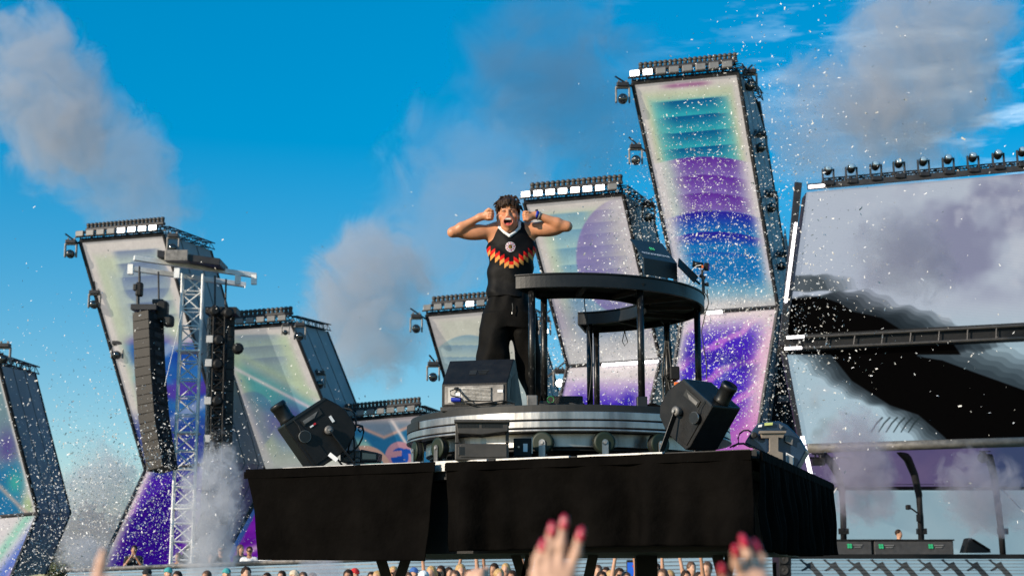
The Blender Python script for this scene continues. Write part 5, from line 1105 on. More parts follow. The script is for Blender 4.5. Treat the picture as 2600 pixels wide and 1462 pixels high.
# legs and shoes (mostly inside the trousers)
HL, HR = J(1266, 790, .02), J(1320, 790, .02); FL, FR = np.array([J(1238, 1000)[0], YJ-.02, ZF+.07]), np.array([J(1372, 1000, .2)[0], YJ+.2, ZF+.07])
for Hh, Ff in ((HL, FL), (HR, FR)):
    kn = Hh*.52+Ff*.48+np.array([0, -.03, 0]); body.cap(Hh, kn, .08, .055, .04); body.cap(kn, Ff, .055, .038, .03); body.cap(Ff+np.array([0, .04, -.03]), Ff+np.array([0, -.16, -.035]), .040, .033, .02)
def paint_body(P):
    q = P-hc; c = np.tile(SK, (len(P), 1)); n = np.sin(P[:, 0]*90)*np.sin(P[:, 2]*80+P[:, 1]*60); c *= (1+.05*n)[:, None]
    head = (q[:, 2] > -.18) & (q[:, 1] < .02) & (np.abs(q[:, 0]) < .085)
    def put(mask, col_, a=1.0): c[mask] = c[mask]*(1-a)+np.array(col_)*a
    put(head & (np.hypot((np.abs(q[:, 0])-.045)/.03, (q[:, 2]+.04)/.03) < 1) & (q[:, 1] < -.03), SK*np.array([1.06, .86, .82]), .6)
    put(head & (q[:, 1] < -.05) & (np.hypot(q[:, 0]/.043, (q[:, 2]+.084)/.039) < 1), lin((190, 92, 78)), .8)
    m_in = head & (np.hypot((q[:, 0]-.001)/.032, (q[:, 2]+.084)/.029) < 1) & (q[:, 1] < -.04)
    put(m_in, lin((46, 10, 10))); put(m_in & (q[:, 2] > -.072) & (np.abs(q[:, 0]) < .026), lin((235, 228, 215))); put(m_in & (q[:, 2] < -.092), lin((196, 84, 80)))
    ex = np.abs(q[:, 0]); put(head & (q[:, 1] < -.05) & (np.abs(q[:, 2]-.002-.004*np.cos((ex-.034)*80)) < .0032) & (np.abs(ex-.034) < .019), lin((30, 16, 12)))
    put(head & (q[:, 1] < -.045) & (np.abs(q[:, 2]-.026-.003*np.cos((ex-.034)*70)) < .006) & (np.abs(ex-.034) < .023), lin((38, 22, 16)), .9)
    put(head & (q[:, 2] < -.05) & (np.hypot(q[:, 0]/.06, (q[:, 2]+.084)/.07) < 1) & ~m_in, SK*.82, .25)
    put((P[:, 2] < ZF+.10), lin((20, 20, 22))); return c
bo_ = link('body', body.mesh('body', org(dj), paint_body), M_skin, dj)
# hair: overlapping locks
hr = SDF(H(-.16, -.18, -.14), H(.16, .19, .20), .004)
hr.ell(H(0, .045, .052), (.084, .100, .090), .01)
r_ = np.random.default_rng(11)
for i in range(190):
    a = r_.uniform(-math.pi, math.pi); e_ = math.asin(r_.uniform(.12, 1)); d = np.array([math.sin(a)*math.cos(e_), -math.cos(a)*math.cos(e_), math.sin(e_)])
    if d[1] < -.5 and d[2] < .55: continue
    p = H(0, .04, .050)+d*np.array([.080, .094, .088]); tw = r_.normal(size=3)*.008; out = r_.uniform(.004, .014)
    q1 = p+d*out+tw; q2 = q1+np.array([d[0]*.012+tw[0]*1.3, d[1]*.014-.006, -r_.uniform(.012, .040)])+r_.normal(size=3)*.005
    rr_ = r_.uniform(.0095, .0145); hr.cap(p, q1, rr_, rr_*.8, .003); hr.cap(q1, q2, rr_*.8, .003, .002)
for i in range(30):  # fringe
    x = -.066+.132*i/29+r_.normal()*.005; L_ = r_.uniform(0, .030); top = H(x*.8, -.060, .116-abs(x)*.35); mid = H(x*1.02+r_.normal()*.008, -.098+abs(x)*.42, .094-abs(x)*.2); tip = H(x*1.1+r_.normal()*.014, -.109+abs(x)*.5, .066-L_-abs(x)*.25)
    hr.cap(top, mid, .012, .0095, .003); hr.cap(mid, tip, .0095, .003, .002)
for s_ in (-1, 1):
    for i in range(12):
        y = -.05+.015*i; z1 = .012-r_.uniform(0, .03)+(.02 if i < 3 else -.03 if i > 7 else 0); o_ = r_.uniform(0, .008); hr.cap(H(s_*.074, y, .07), H(s_*(.081+o_), y-.002, .035), .013, .011, .003); hr.cap(H(s_*(.081+o_), y-.002, .035), H(s_*(.081+r_.uniform(0, .012)), y-.004, z1), .010, .003, .002)
link('hair', hr.mesh('hair', org(dj)), M_hairm, dj)
# jersey
sh_ = SDF((-.32, YJ-.28, J(0, 780)[2]), (.38, YJ+.30, J(0, 545)[2]), .0052)
loft(sh_, [(1297, 563, .075, .065, .03), (1297, 569, .135, .078, .025), (1297, 577, .158, .092, .02), (1298, 600, .168, .112, .015), (1299, 628, .190, .124, .01), (1299, 655, .186, .126, .01), (1296, 690, .178, .122, .01), (1292, 725, .168, .118, .01), (1291, 757, .172, .122, .01)], .015)
for side in 'lr':
    S_, E_, _, _ = arms[side]; d = (E_-S_)/np.linalg.norm(E_-S_); sh_.cap(S_+d*.055, S_+d*.3, .082, .07, .012, 's')
sh_.cap(J(1294, 560, .02), J(1294, 530, .02), .062, .07, .01, 's'); sh_.cap(J(1294, 593, -.17), J(1294, 556, -.03), .014, .085, .012, 's'); sh_.cap(J(1294, 593, -.12), J(1294, 570, -.08), .012, .045, .012, 's')
def folds(x, y, z):
    zz = z-J(0, 757)[2]; return .007*np.sin(x*34+z*20+np.sin(z*15)*1.5)*np.clip(1-zz/.55, 0, 1)+.005*np.sin(z*34+x*14+np.sin(x*20))*np.exp(-((zz-.12)/.1)**2)+.008*np.sin((z*26)-np.abs(x-J(1295, 0)[0])*30)*np.exp(-((zz-.34)/.12)**2)+.004*np.sin(z*60+x*20)*np.exp(-(zz/.07)**2)
BK, RD_, GD = lin((11, 10, 10)), lin((206, 22, 16)), lin((214, 150, 78))
xc = J(1299, 660)[0]; zc0 = J(1299, 672, -.12)[2]; emb = J(1296, 626, -.12)
def paint_shirt(P):
    c = np.tile(BK, (len(P), 1)); x = P[:, 0]-xc; wtile = .0375; k = np.round(np.abs(x)/wtile+.02); fr = (np.abs(x)-k*wtile)/wtile
    base = zc0-.0+.021*k**1.08-np.where(k > 0, fr*.028, 0); h_ = np.where(k == 0, .026, .032); back = P[:, 1] > YJ+.06
    red = (P[:, 2] > base) & (P[:, 2] < base+h_) & ~back; gold = (P[:, 2] <= base) & (P[:, 2] > base-h_) & ~back; c[red] = RD_; c[gold] = GD
    rr = np.hypot(P[:, 0]-emb[0], P[:, 2]-emb[2]); f = P[:, 1] < YJ
    aa = np.arctan2(P[:, 2]-emb[2], P[:, 0]-emb[0])
    c[f & (rr < .039)] = lin((214, 206, 208)); c[f & (rr < .0345) & (rr > .022) & (np.sin(aa*9) > .1)] = lin((186, 90, 100)); c[f & (rr < .0345) & (rr > .022) & (np.sin(aa*9+2) > .75)] = lin((90, 90, 150))
    c[f & (rr < .017)] = lin((60, 44, 30)); c[f & (rr < .012) & (np.sin(aa*4) > .2)] = lin((190, 140, 60))
    return c
link('jersey', sh_.mesh('jersey', org(dj), paint_shirt, folds), M_shirt, dj)
cl_ = SDF(J(1240, 615, -.25), J(1345, 545, .2), .0045); pts = [J(1294, 560, .085), J(1272, 562, .06), J(1264, 567, .0), J(1268, 578, -.055), J(1281, 590, -.095), J(1294, 599, -.112), J(1308, 589, -.095), J(1320, 577, -.055), J(1325, 565, .0), J(1316, 560, .06), J(1294, 560, .085)]
for p, q in zip(pts, pts[1:]): cl_.cap(p, q, .0115, .0115, .006)
for sx, x0 in ((-1, 1271), (1, 1319)): cl_.cap(J(x0, 566, -.035), J(x0-sx*1, 580, -.075), .015, .012, .006)
link('collar', cl_.mesh('collar', org(dj)), pm('white_collar_cloth', (.78, .78, .78), .7, var=.04), dj)
# trousers
tr_ = SDF((-.45, YJ-.35, ZF+.02), (.5, YJ+.55, J(0, 740)[2]), .0068)
loft(tr_, [(1291, 748, .158, .108, .01), (1291, 760, .168, .116, .01), (1293, 790, .208, .135, .015), (1294, 815, .22, .14, .02), (1293, 836, .222, .135, .02)], .02)
loft(tr_, [(1262, 800, .11, .12, .015), (1258, 850, .128, .128, .005), (1253, 905, .126, .125, -.01), (1247, 960, .118, .115, -.01), (1240, 1040, .105, .105, .0), (1238, 1068, .10, .10, .0)], .03)
loft(tr_, [(1325, 800, .11, .12, .02), (1332, 850, .110, .125, .03), (1338, 900, .104, .118, .07), (1346, 950, .094, .11, .12), (1362, 1010, .085, .10, .17), (1370, 1046, .082, .10, .19)], .03)
def tfold(x, y, z):
    zz = (J(0, 750)[2]-z); return .007*np.sin(x*55+np.sin(z*9)*1.2)*np.exp(-(zz/.11)**2)+.006*np.sin(z*24+x*26)*np.clip((zz-.15)/.3, 0, 1)+.006*np.sin(z*13-x*40+y*20)*np.clip((zz-.1)/.3, 0, 1)
to_ = link('trousers', tr_.mesh('trousers', org(dj), None, tfold), M_trou, dj)
ds = Vector(J(1301, 770, -.135)); MB().tube([ds, ds+V(.004, -.006, -.04), ds+V(-.002, -.004, -.075)], .004).build('drawstring', M_rubber, to_); MB().cyl(ds+V(-.002, -.004, -.07), ds+V(-.002, -.004, -.085), .005, n=6).build('drawstring_tip', M_plate, to_)
# wristbands on his raised left wrist
Wq, Fq, E_ = arms['r'][2], arms['r'][3], arms['r'][1]; ad = Vector(E_-Wq).normalized()
wb = thing('wristband', 'blue festival wristband on the man\'s raised wrist at the right', 'wristband', Vector(Wq)); MB().lathe(Vector(Wq)-ad*.010, ad, [(.031, 0), (.035, .002), (.035, .02), (.031, .022)], 18).build('band', M_blue, wb, smooth=True); MB().obox(Vector(Wq)+ad*.002+V(0, -.012, .037), (1, 0, .2), (0, 1, 0), (0, 0, 1), .022, .014, .01).build('clasp', M_rubber, wb)
wb2 = thing('wristband', 'pale thin wristband beside the blue one on the man\'s wrist', 'wristband', Vector(Wq)+ad*.03); MB().lathe(Vector(Wq)+ad*.016, ad, [(.032, 0), (.0355, .002), (.0355, .010), (.032, .012)], 18).build('band', M_lamp_off, wb2, smooth=True)

# ================================================================== PEOPLE IN THE BACKGROUND
def person_meshes(pose, h=.019):
    b = SDF((-.6, -.4, -.02), (.6, .4, 2.35), h)
    b.ell((0, 0, 1.60), (.075, .092, .115), .02).ell((0, -.02, 1.53), (.058, .07, .06), .03).ell((0, -.1, 1.585), (.014, .02, .022), .015).cap((0, .01, 1.5), (0, .01, 1.40), .055, .06, .03)
    for s_ in (-1, 1): b.ell((s_*.076, .01, 1.59), (.014, .024, .032), .01)
    b.cap((-.12, 0, 1.36), (.12, 0, 1.36), .075, .075, .05).cap((0, 0, 1.3), (0, 0, .95), .12, .12, .06)
    for s_ in (-1, 1): b.cap((s_*.09, 0, .92), (s_*.1, -.01, .5), .08, .055, .04).cap((s_*.1, -.01, .5), (s_*.1, .02, .09), .055, .04, .03).cap((s_*.1, .04, .04), (s_*.1, -.14, .04), .04, .035, .02)
    A = {'down': ((.235, -.02, 1.12), (.25, -.1, .88)), 'up': ((.28, -.08, 1.62), (.24, -.12, 1.90)), 'rail': ((.27, -.12, 1.10), (.10, -.34, 1.06)), 'face': ((.24, -.16, 1.14), (.07, -.22, 1.40)), 'fold': ((.24, -.06, 1.1), (.0, -.2, 1.14))}
    for s_, key in ((-1, pose[0]), (1, pose[1])):
        e_, w_ = [np.array(q)*np.array([s_, 1, 1]) for q in A[key]]; s0 = np.array([s_*.19, 0, 1.36]); b.cap(s0, e_, .052, .042, .03).cap(e_, w_, .042, .030, .02); d = (w_-e_)/np.linalg.norm(w_-e_); b.ell(w_+d*.05, (.036, .032, .05), .02)
        for f_ in range(4): b.cap(w_+d*.08+np.array([(f_-1.5)*.02, 0, 0]), w_+d*.14+np.array([(f_-1.5)*.026, -.01, 0]), .012, .009, .01)
    body_ = b.mesh('body')
    t = SDF((-.42, -.3, .8), (.42, .3, 1.5), h); t.cap((-.13, 0, 1.355), (.13, 0, 1.355), .09, .09, .05).cap((0, 0, 1.3), (0, 0, .95), .145, .15, .06)
    t.cap((-.05, 0, 1.2), (.05, 0, 1.0), .13, .14, .05)
    for s_, key in ((-1, pose[0]), (1, pose[1])):
        e_ = np.array(A[key][0])*np.array([s_, 1, 1]); s0 = np.array([s_*.185, 0, 1.36]); t.cap(s0, s0*.42+e_*.58, .072, .068, .04)
    t.cap((0, -.02, 1.55), (0, -.04, 1.42), .06, .065, .02, 's'); shirt_ = t.mesh('shirt')
    l = SDF((-.3, -.3, .08), (.3, .3, 1.05), h)
    for s_ in (-1, 1): l.cap((s_*.085, 0, .95), (s_*.1, 0, .5), .11, .08, .05).cap((s_*.1, 0, .5), (s_*.1, .02, .14), .08, .065, .03)
    return body_, shirt_, l.mesh('trousers')
def hair_mesh(kind):
    k = SDF((-.2, -.24, 1.2), (.2, .24, 1.85), .013)
    if kind == 'cap':
        k.ell((0, .0, 1.645), (.09, .105, .085), .01); k.cut((0, 0, 1.625), (0, -.15, -1)); k.cap((-.04, -.1, 1.635), (.04, -.1, 1.635), .014, .014, .01).cap((-.035, -.16, 1.625), (.035, -.16, 1.625), .012, .012, .03)
    else:
        k.ell((0, .025, 1.64), (.09, .10, .098), .01); k.ell((0, -.075, 1.58), (.065, .075, .085), .01, 's')
        if kind == 'long': k.cap((-.075, .03, 1.6), (-.09, .02, 1.32), .035, .03, .03).cap((.075, .03, 1.6), (.09, .02, 1.32), .035, .03, .03).cap((0, .08, 1.6), (0, .09, 1.35), .06, .05, .03)
    return k.mesh('hair', noise=lambda x, y, z: .004*np.sin(x*90+z*40)*np.sin(y*80))
POSE = {k: person_meshes(v) for k, v in {'stand': ('down', 'down'), 'wave': ('down', 'up'), 'cheer': ('up', 'up'), 'lean': ('rail', 'rail'), 'shoot': ('face', 'face')}.items()}
HAIR = {k: hair_mesh(k) for k in ('short', 'long', 'cap')}
SKINS = [pm('skin_light', (.55, .30, .19), .5, var=.08), pm('skin_tan', (.42, .21, .12), .5, var=.08), pm('skin_brown', (.20, .10, .055), .5, var=.08)]
CLO = {'black': (.012, .012, .013), 'white': (.72, .72, .72), 'grey': (.2, .2, .21), 'red': (.5, .02, .02), 'blue': (.04, .12, .35), 'teal': (.05, .3, .3), 'beige': (.55, .45, .33), 'pink': (.6, .3, .32), 'navy': (.02, .03, .08)}
CLOM = {k: pm('cloth_'+k, v, .85, var=.15, scale=9) for k, v in CLO.items()}
HRM = {'dark': M_hairm, 'blond': pm('blond_hair', (.45, .28, .11), .5, var=.25, scale=30), 'brown': pm('brown_hair', (.10, .05, .025), .5, var=.3, scale=30)}
M_sun = pm('sunglass_black', (.008, .008, .008), .15, spec=.7)
glass_me = MB().box((-.036, -.105, 1.605), .055, .02, .036).box((.036, -.105, 1.605), .055, .02, .036).box((0, -.11, 1.615), .03, .012, .012).mesh('sunglasses'); glass_me.materials.append(M_sun)
def mk(name, me, mat, parent):
    o = bpy.data.objects.new(name, me); col.objects.link(o); o.parent = parent
    if not me.materials: me.materials.append(mat)
    o.material_slots[0].link = 'OBJECT'; o.material_slots[0].material = mat; return o
def person(label, px, ytop, Y, foot_z, pose, skin, shirt, hair, hcol, yaw=0, glasses=False, group='crowd behind the platform'):
    P = at(px, ytop, Y); s_ = (P.z-foot_z)/1.735
    r = thing('person', label, 'person', (P.x, Y, foot_z), group); r.scale = (min(s_, 1.06), min(s_, 1.06), s_); r.rotation_euler = (0, 0, yaw)
    b, t, l = POSE[pose]; mk('body', b, SKINS[skin], r); mk('shirt', t, CLOM[shirt], r); mk('trousers', l, CLOM['navy'], r)
    if hair: mk('cap' if hair == 'cap' else 'hair', HAIR[hair], CLOM[hcol] if hair == 'cap' else HRM[hcol], r)
    if glasses: g_ = bpy.data.objects.new('sunglasses', glass_me); col.objects.link(g_); g_.parent = r
    return r
GV, ZV = 'people on the viewing deck', .86
bpy.data.objects['deck_floor'].scale = (1, 1, 1)
person('person in black filming with both hands at the face, in front of the purple screen', 341, 1383, 41, ZV, 'shoot', 1, 'black', 'short', 'dark', .2, False, GV)
person('person in grey crouching at the foot of the silver mast', 452, 1402, 41, ZV-.1, 'lean', 1, 'grey', 'short', 'brown', -.3, False, GV)
person('person in black with sunglasses leaning on the railing right of the smoke', 561, 1384, 39, ZV, 'lean', 0, 'black', 'short', 'dark', .3, True, GV)
person('person with bare arms leaning low on the railing beside the smoke column', 536, 1404, 39.4, ZV-.2, 'lean', 0, 'grey', 'short', 'brown', .5, False, GV)
person('person in a black top in profile, left of the one in the white tank top', 612, 1381, 39, ZV, 'lean', 0, 'black', 'long', 'brown', .9, False, GV)
person('person in a white tank top with sunglasses on the railing', 634, 1386, 38.6, ZV, 'lean', 1, 'white', 'short', 'dark', .2, True, GV)
person('person in a white tee half hidden by the black drape', 678, 1390, 38.6, ZV, 'lean', 0, 'white', 'short', 'brown', -.2, False, GV)
person('person in black holding gear below the lower left drape corner', 708, 1398, 38.2, ZV-.1, 'shoot', 0, 'black', 'short', 'dark', -.4, False, GV)
CR = [(374, 1441, 'cap', 'black', 'black', 'stand', 0), (428, 1438, 'cap', 'teal', 'white', 'stand', 0), (450, 1448, 'short', 'dark', 'navy', 'stand', 0), (524, 1447, 'short', 'brown', 'grey', 'stand', 1), (576, 1440, 'cap', 'teal', 'red', 'stand', 0), (626, 1437, 'short', 'dark', 'teal', 'stand', 0), (677, 1452, 'short', 'dark', 'black', 'stand', 0), (715, 1447, 'short', 'dark', 'white', 'stand', 0), (748, 1444, 'cap', 'beige', 'grey', 'stand', 0), (770, 1450, 'long', 'brown', 'pink', 'stand', 0), (793, 1452, 'short', 'brown', 'grey', 'stand', 1),
      (884, 1444, 'short', 'dark', 'navy', 'stand', 1), (901, 1440, 'cap', 'red', 'black', 'stand', 0), (943, 1450, 'short', 'dark', 'navy', 'stand', 0), (958, 1447, 'short', 'blond', 'beige', 'stand', 0), (1000, 1436, 'long', 'blond', 'pink', 'stand', 1), (1051, 1438, 'cap', 'blue', 'red', 'stand', 0), (1095, 1435, 'long', 'blond', 'beige', 'stand', 0), (1119, 1434, 'long', 'dark', 'black', 'stand', 1), (1141, 1438, 'short', 'dark', 'red', 'stand', 0), (1170, 1430, 'long', 'blond', 'white', 'wave', 0), (1254, 1428, 'long', 'dark', 'beige', 'stand', 1), (1284, 1428, 'long', 'blond', 'pink', 'stand', 0), (1336, 1430, 'long', 'dark', 'black', 'shoot', 0),
      (1518, 1432, 'short', 'brown', 'white', 'stand', 0), (1538, 1438, 'long', 'dark', 'white', 'stand', 0), (1573, 1440, 'long', 'dark', 'black', 'wave', 1), (1646, 1434, 'long', 'blond', 'beige', 'cheer', 0), (1666, 1428, 'short', 'dark', 'black', 'stand', 1), (1700, 1446, 'short', 'blond', 'white', 'wave', 0), (1756, 1424, 'short', 'brown', 'black', 'stand', 0), (1775, 1450, 'long', 'dark', 'navy', 'stand', 0), (1795, 1424, 'short', 'brown', 'red', 'stand', 0)]
LB = ['in a black cap', 'in a teal cap and white shirt', 'in navy peeking past the teal cap', 'in sunglasses wrapped in smoke', 'with teal cap and red shirt', 'with dark hair and teal shirt', 'with dark hair low under the railing below the drape corner', 'in white with dark hair below the drape', 'in a beige cap', 'with long brown hair beside the beige cap', 'in sunglasses near the smoke puff', 'in sunglasses left of the red cap', 'in a bright red cap', 'in navy right of the red cap', 'with blond short hair left of the crossed legs', 'with blond hair and sunglasses between the crossed legs', 'in a blue cap and red shirt', 'with long blond hair and beige top', 'with long dark hair and sunglasses', 'in a red shirt with dark hair beside the long dark haired one', 'with blond hair and one arm raised', 'with long dark hair and beige top left of the middle legs', 'with long blond hair left of the middle legs', 'holding both hands at the face beside the big hand', 'in white with short brown hair right of the strut', 'in white with long dark hair', 'with sunglasses and one arm up left of the blue screen', 'with both arms up right of the blue screen', 'in black with sunglasses near the dark post', 'with one arm raised beside the dark post', 'in black with brown hair right of the dark post', 'with long dark hair low right of the post', 'in red with brown hair left of the second hand']
for i, (c_, lb) in enumerate(zip(CR, LB)):
    px, yt, hk_, hc_, cl__, po, sk = c_
    person('crowd member '+lb, px, yt, 31+3.2*math.sin(i*2.1), 0, po, sk % 2, cl__, hk_, hc_, .5*math.sin(i*1.7), 'sunglasses' in lb)
XC = [(1012, 1446, 'long', 'dark', 'white', 'stand', 1, 'with long dark hair and white top just right of the first crossed leg'), (1036, 1450, 'short', 'brown', 'pink', 'wave', 0, 'in pink with an arm up left of the blue cap'), (1076, 1446, 'cap', 'white', 'navy', 'stand', 1, 'in a white cap beside the blond one'), (1106, 1448, 'short', 'dark', 'blue', 'stand', 0, 'in blue low between two long haired ones'), (1155, 1446, 'long', 'brown', 'teal', 'stand', 0, 'with long brown hair and teal top'), (1190, 1444, 'short', 'dark', 'grey', 'cheer', 1, 'in grey with both arms up by the waving hand'), (1268, 1442, 'short', 'blond', 'blue', 'stand', 0, 'in blue between two long haired ones near the middle legs'), (1300, 1446, 'short', 'dark', 'white', 'wave', 1, 'in white with raised arm behind the middle legs'), (1348, 1448, 'cap', 'red', 'white', 'stand', 0, 'in a red cap and white shirt beside the big hand'), (1528, 1448, 'short', 'dark', 'pink', 'stand', 1, 'in pink low right of the strut'), (1553, 1446, 'long', 'blond', 'grey', 'stand', 0, 'with long blond hair and grey top'), (1590, 1450, 'short', 'brown', 'beige', 'cheer', 0, 'in beige with arms up next to the blue screen'), (1632, 1448, 'cap', 'black', 'teal', 'stand', 1, 'in a black cap and teal shirt right of the blue screen'), (1682, 1442, 'long', 'brown', 'white', 'stand', 0, 'with long brown hair and white top by the dark post'), (1742, 1446, 'short', 'dark', 'beige', 'wave', 1, 'in beige with raised arm right of the dark post')]
for i, (px, yt, hk_, hc_, cl__, po, sk, lb) in enumerate(XC): person('crowd member '+lb, px, yt, 27.5+1.5*math.sin(i*2.7), 0, po, sk, cl__, hk_, hc_, .6*math.sin(i*1.3+1), False)
p2 = person('man with cropped hair behind the long stage counter', 2282, 1343, YS+.6, zt-.9, 'stand', 0, 'black', 'short', 'dark', .9, False, 'performer on the stage')
bs = thing('held_screen', 'blue screen with a pale streak held up in the crowd under the platform', 'screen', at(1608, 1440, 30)); MB().box(at(1610, 1448, 30), .30, .04, .42).build('frame', M_black, bs, bevel=.02); MB().box(at(1610, 1449, 29.97), .26, .02, .34).build('screen', pm('blue_screen', (.01, .06, .3), .3, em=(.01, .08, .4), ems=.5), bs); MB().prism([at(1612, 1454, 29.95), at(1616, 1446, 29.95), at(1624, 1438, 29.95), at(1618, 1452, 29.95)], (0, .006, 0)).build('streak', M_lamp_off, bs); MB().box(at(1609, 1436, 29.95), .05, .006, .03).build('red_mark', M_red, bs)

# ================================================================== RAISED HANDS IN THE FOREGROUND
M_nail = pm('red_nail_varnish', (.55, .012, .05), .2, var=.05, coat=.6)
M_skinh = pm('hand_skin', (.60, .35, .24), .5, var=.08, scale=30, bump=.06, bscale=200)
def hand(label, Y, palm, fingers, nails=True, r=.0064, pr=(.030, .016, .036), arm=(0, 0, -.3), ring=None, group='raised hands in the foreground'):
    """fingers: list of (tip px, middle px, base px) ; palm px"""
    k_ = Y/1.9; r *= k_; pr = tuple(q*k_ for q in pr); lowr = 20
    palm = (palm[0], palm[1]+lowr); fingers = [[(q[0], q[1]+lowr)+tuple(q[2:]) for q in f_] for f_ in fingers]; ring = (ring[0], ring[1]+lowr) if ring else None
    pc_ = np.array(at(*palm, Y)); root = thing('raised_hand', label, 'hand', Vector(pc_)+Vector(arm), group)
    pts = [[np.array(at(*q[:2], Y+(q[2] if len(q) > 2 else 0))) for q in f_] for f_ in fingers]; allp = np.array([p for f_ in pts for p in f_]+[pc_, pc_+np.array(arm)])
    s = SDF(allp.min(0)-.06, allp.max(0)+.06, .0032); s.ell(pc_, pr, .015)
    for f_ in pts:
        t, m_, b_ = f_; s.cap(b_, m_, r*1.16, r*1.0, .002); s.ell(m_, (r*1.12,)*3, .003); s.cap(m_, t, r*1.0, r*.78, .002); s.ell(b_, (r*1.3,)*3, .004); s.cap(b_, b_*.25+pc_*.75, r*1.25, r*1.7, .004)
    w_ = pc_+np.array([0, .0, -.06]); s.cap(pc_, w_, pr[0]*.8, pr[0]*.7, .02); s.cap(w_, pc_+np.array(arm), pr[0]*.7, pr[0]*1.1, .02)
    link('skin', s.mesh('hand', org(root)), M_skinh, root)
    if nails:
        for f_ in pts:
            t, m_, b_ = f_; d = (t-m_)/np.linalg.norm(t-m_); n_ = SDF(t-.03, t+.03, .0022); c_ = t+d*.001+np.array([.001, -r*.55, 0])
            n_.cap(c_-d*.004*k_, c_+d*.006*k_, .0054*k_, .0042*k_, .002); link('fingernail', n_.mesh('fingernail', org(root)), M_nail, root)
    if ring: 
        c_ = at(*ring, Y); MB().lathe(c_, (0, .1, 1), [(r*1.1, -.003), (r*1.25, 0), (r*1.1, .003)], 16).build('finger_ring', M_greyc, root, smooth=True)
hand('raised hand with red nails spread in front of the drape, the larger one', 1.65, (1404, 1515), [((1375, 1366), (1366, 1400), (1362, 1440)), ((1398, 1326), (1394, 1372), (1392, 1426)), ((1429, 1308), (1424, 1360), (1420, 1422)), ((1471, 1338), (1462, 1385), (1444, 1434))], ring=(1399, 1424))
hand('raised hand with red nails turned sideways in front of the drape corner', 1.65, (1918, 1512), [((1866, 1380, -.02), (1872, 1412, -.01), (1890, 1450)), ((1886, 1356), (1900, 1392), (1908, 1440)), ((1917, 1368, .01), (1934, 1400, .01), (1930, 1445)), ((1832, 1428, -.03), (1840, 1452, -.02), (1868, 1490))])
hand('hand pointing one finger upwards at lower left', 1.65, (250, 1530), [((263, 1378), (257, 1408), (249, 1448)), ((285, 1452, -.02), (292, 1458, -.03), (278, 1470)), ((214, 1454, -.01), (222, 1466, -.01), (236, 1486)), ((270, 1450, -.03), (276, 1460, -.03), (264, 1474))], nails=False)
hand('out of focus waving hand under the left part of the platform', 3.2, (1212, 1466), [((1236, 1424), (1229, 1438), (1218, 1454)), ((1224, 1428, -.01), (1219, 1440, -.01), (1210, 1456)), ((1192, 1436), (1196, 1446), (1202, 1460)), ((1208, 1430), (1207, 1442), (1206, 1458))], nails=False, r=.0050, pr=(.017, .010, .020))

# ================================================================== CONFETTI
def confetti(clusters):
    Ps = []
    for px, py, Y, sx, sy, sY, N in clusters:
        N = int(N*(1.75 if Y > 31 else .8))
        c = np.array(at(px, py, Y)); k = Y/FPX; Ps.append(c+rng.normal(size=(N, 3))*np.array([sx*k, sY, sy*k]))
    P = np.concatenate(Ps); P = P[(P[:, 1] > 14.5) & (P[:, 2] > .3)]; N = len(P)
    a = rng.normal(size=(N, 3)); a /= np.linalg.norm(a, axis=1)[:, None]; b = np.cross(a, rng.normal(size=(N, 3))); b /= np.linalg.norm(b, axis=1)[:, None]; n_ = np.cross(a, b)
    s = np.where(rng.random((N, 1)) < .25, rng.uniform(.018, .030, (N, 1)), rng.uniform(.008, .018, (N, 1))); a = a*s; b = b*s*.42; n_ = n_*s*rng.uniform(-.35, .35, (N, 1))
    V6 = np.stack([P-a-b+n_, P-a+b+n_, P-b, P+b, P+a-b+n_, P+a+b+n_], 1).reshape(-1, 3); i0 = np.arange(N)[:, None]*6
    F_ = np.concatenate([i0+np.array([[0, 2, 3, 1]]), i0+np.array([[2, 4, 5, 3]])])
    me = bpy.data.meshes.new('confetti'); me.from_pydata(V6.tolist(), [], F_.tolist()); o = link('confetti', me, M_conf); tag(o, 'cloud of white paper confetti drifting in front of the screens', 'confetti', kind='stuff')
confetti([(1840, 620, 36, 110, 170, 5, 2300), (1775, 400, 38, 60, 80, 5, 380), (1690, 720, 36, 70, 160, 5, 1200), (1790, 900, 34, 110, 120, 5, 1500), (1860, 1020, 34, 60, 70, 4, 500), (1640, 560, 36, 60, 120, 4, 600), (1540, 850, 34, 110, 140, 5, 800), (1420, 900, 32, 50, 80, 4, 350), (2000, 900, 34, 40, 150, 4, 320), (2150, 900, 30, 140, 200, 5, 260), (2350, 950, 28, 140, 160, 5, 130), (1960, 360, 38, 90, 110, 5, 160), (2150, 380, 38, 200, 130, 5, 110), (1700, 1020, 32, 100, 60, 4, 400),
          (150, 1300, 38, 90, 90, 5, 1500), (330, 1270, 36, 80, 90, 5, 1300), (420, 1190, 36, 50, 80, 4, 700), (200, 1080, 38, 120, 110, 5, 500), (430, 1340, 36, 90, 60, 4, 500), (560, 1150, 36, 60, 130, 4, 300), (250, 900, 40, 110, 100, 5, 150), (700, 1000, 36, 90, 120, 5, 160), (110, 1420, 36, 70, 40, 4, 700), (1000, 1050, 30, 120, 90, 5, 60), (1150, 700, 30, 150, 120, 4, 40), (1450, 650, 30, 80, 90, 4, 90)])

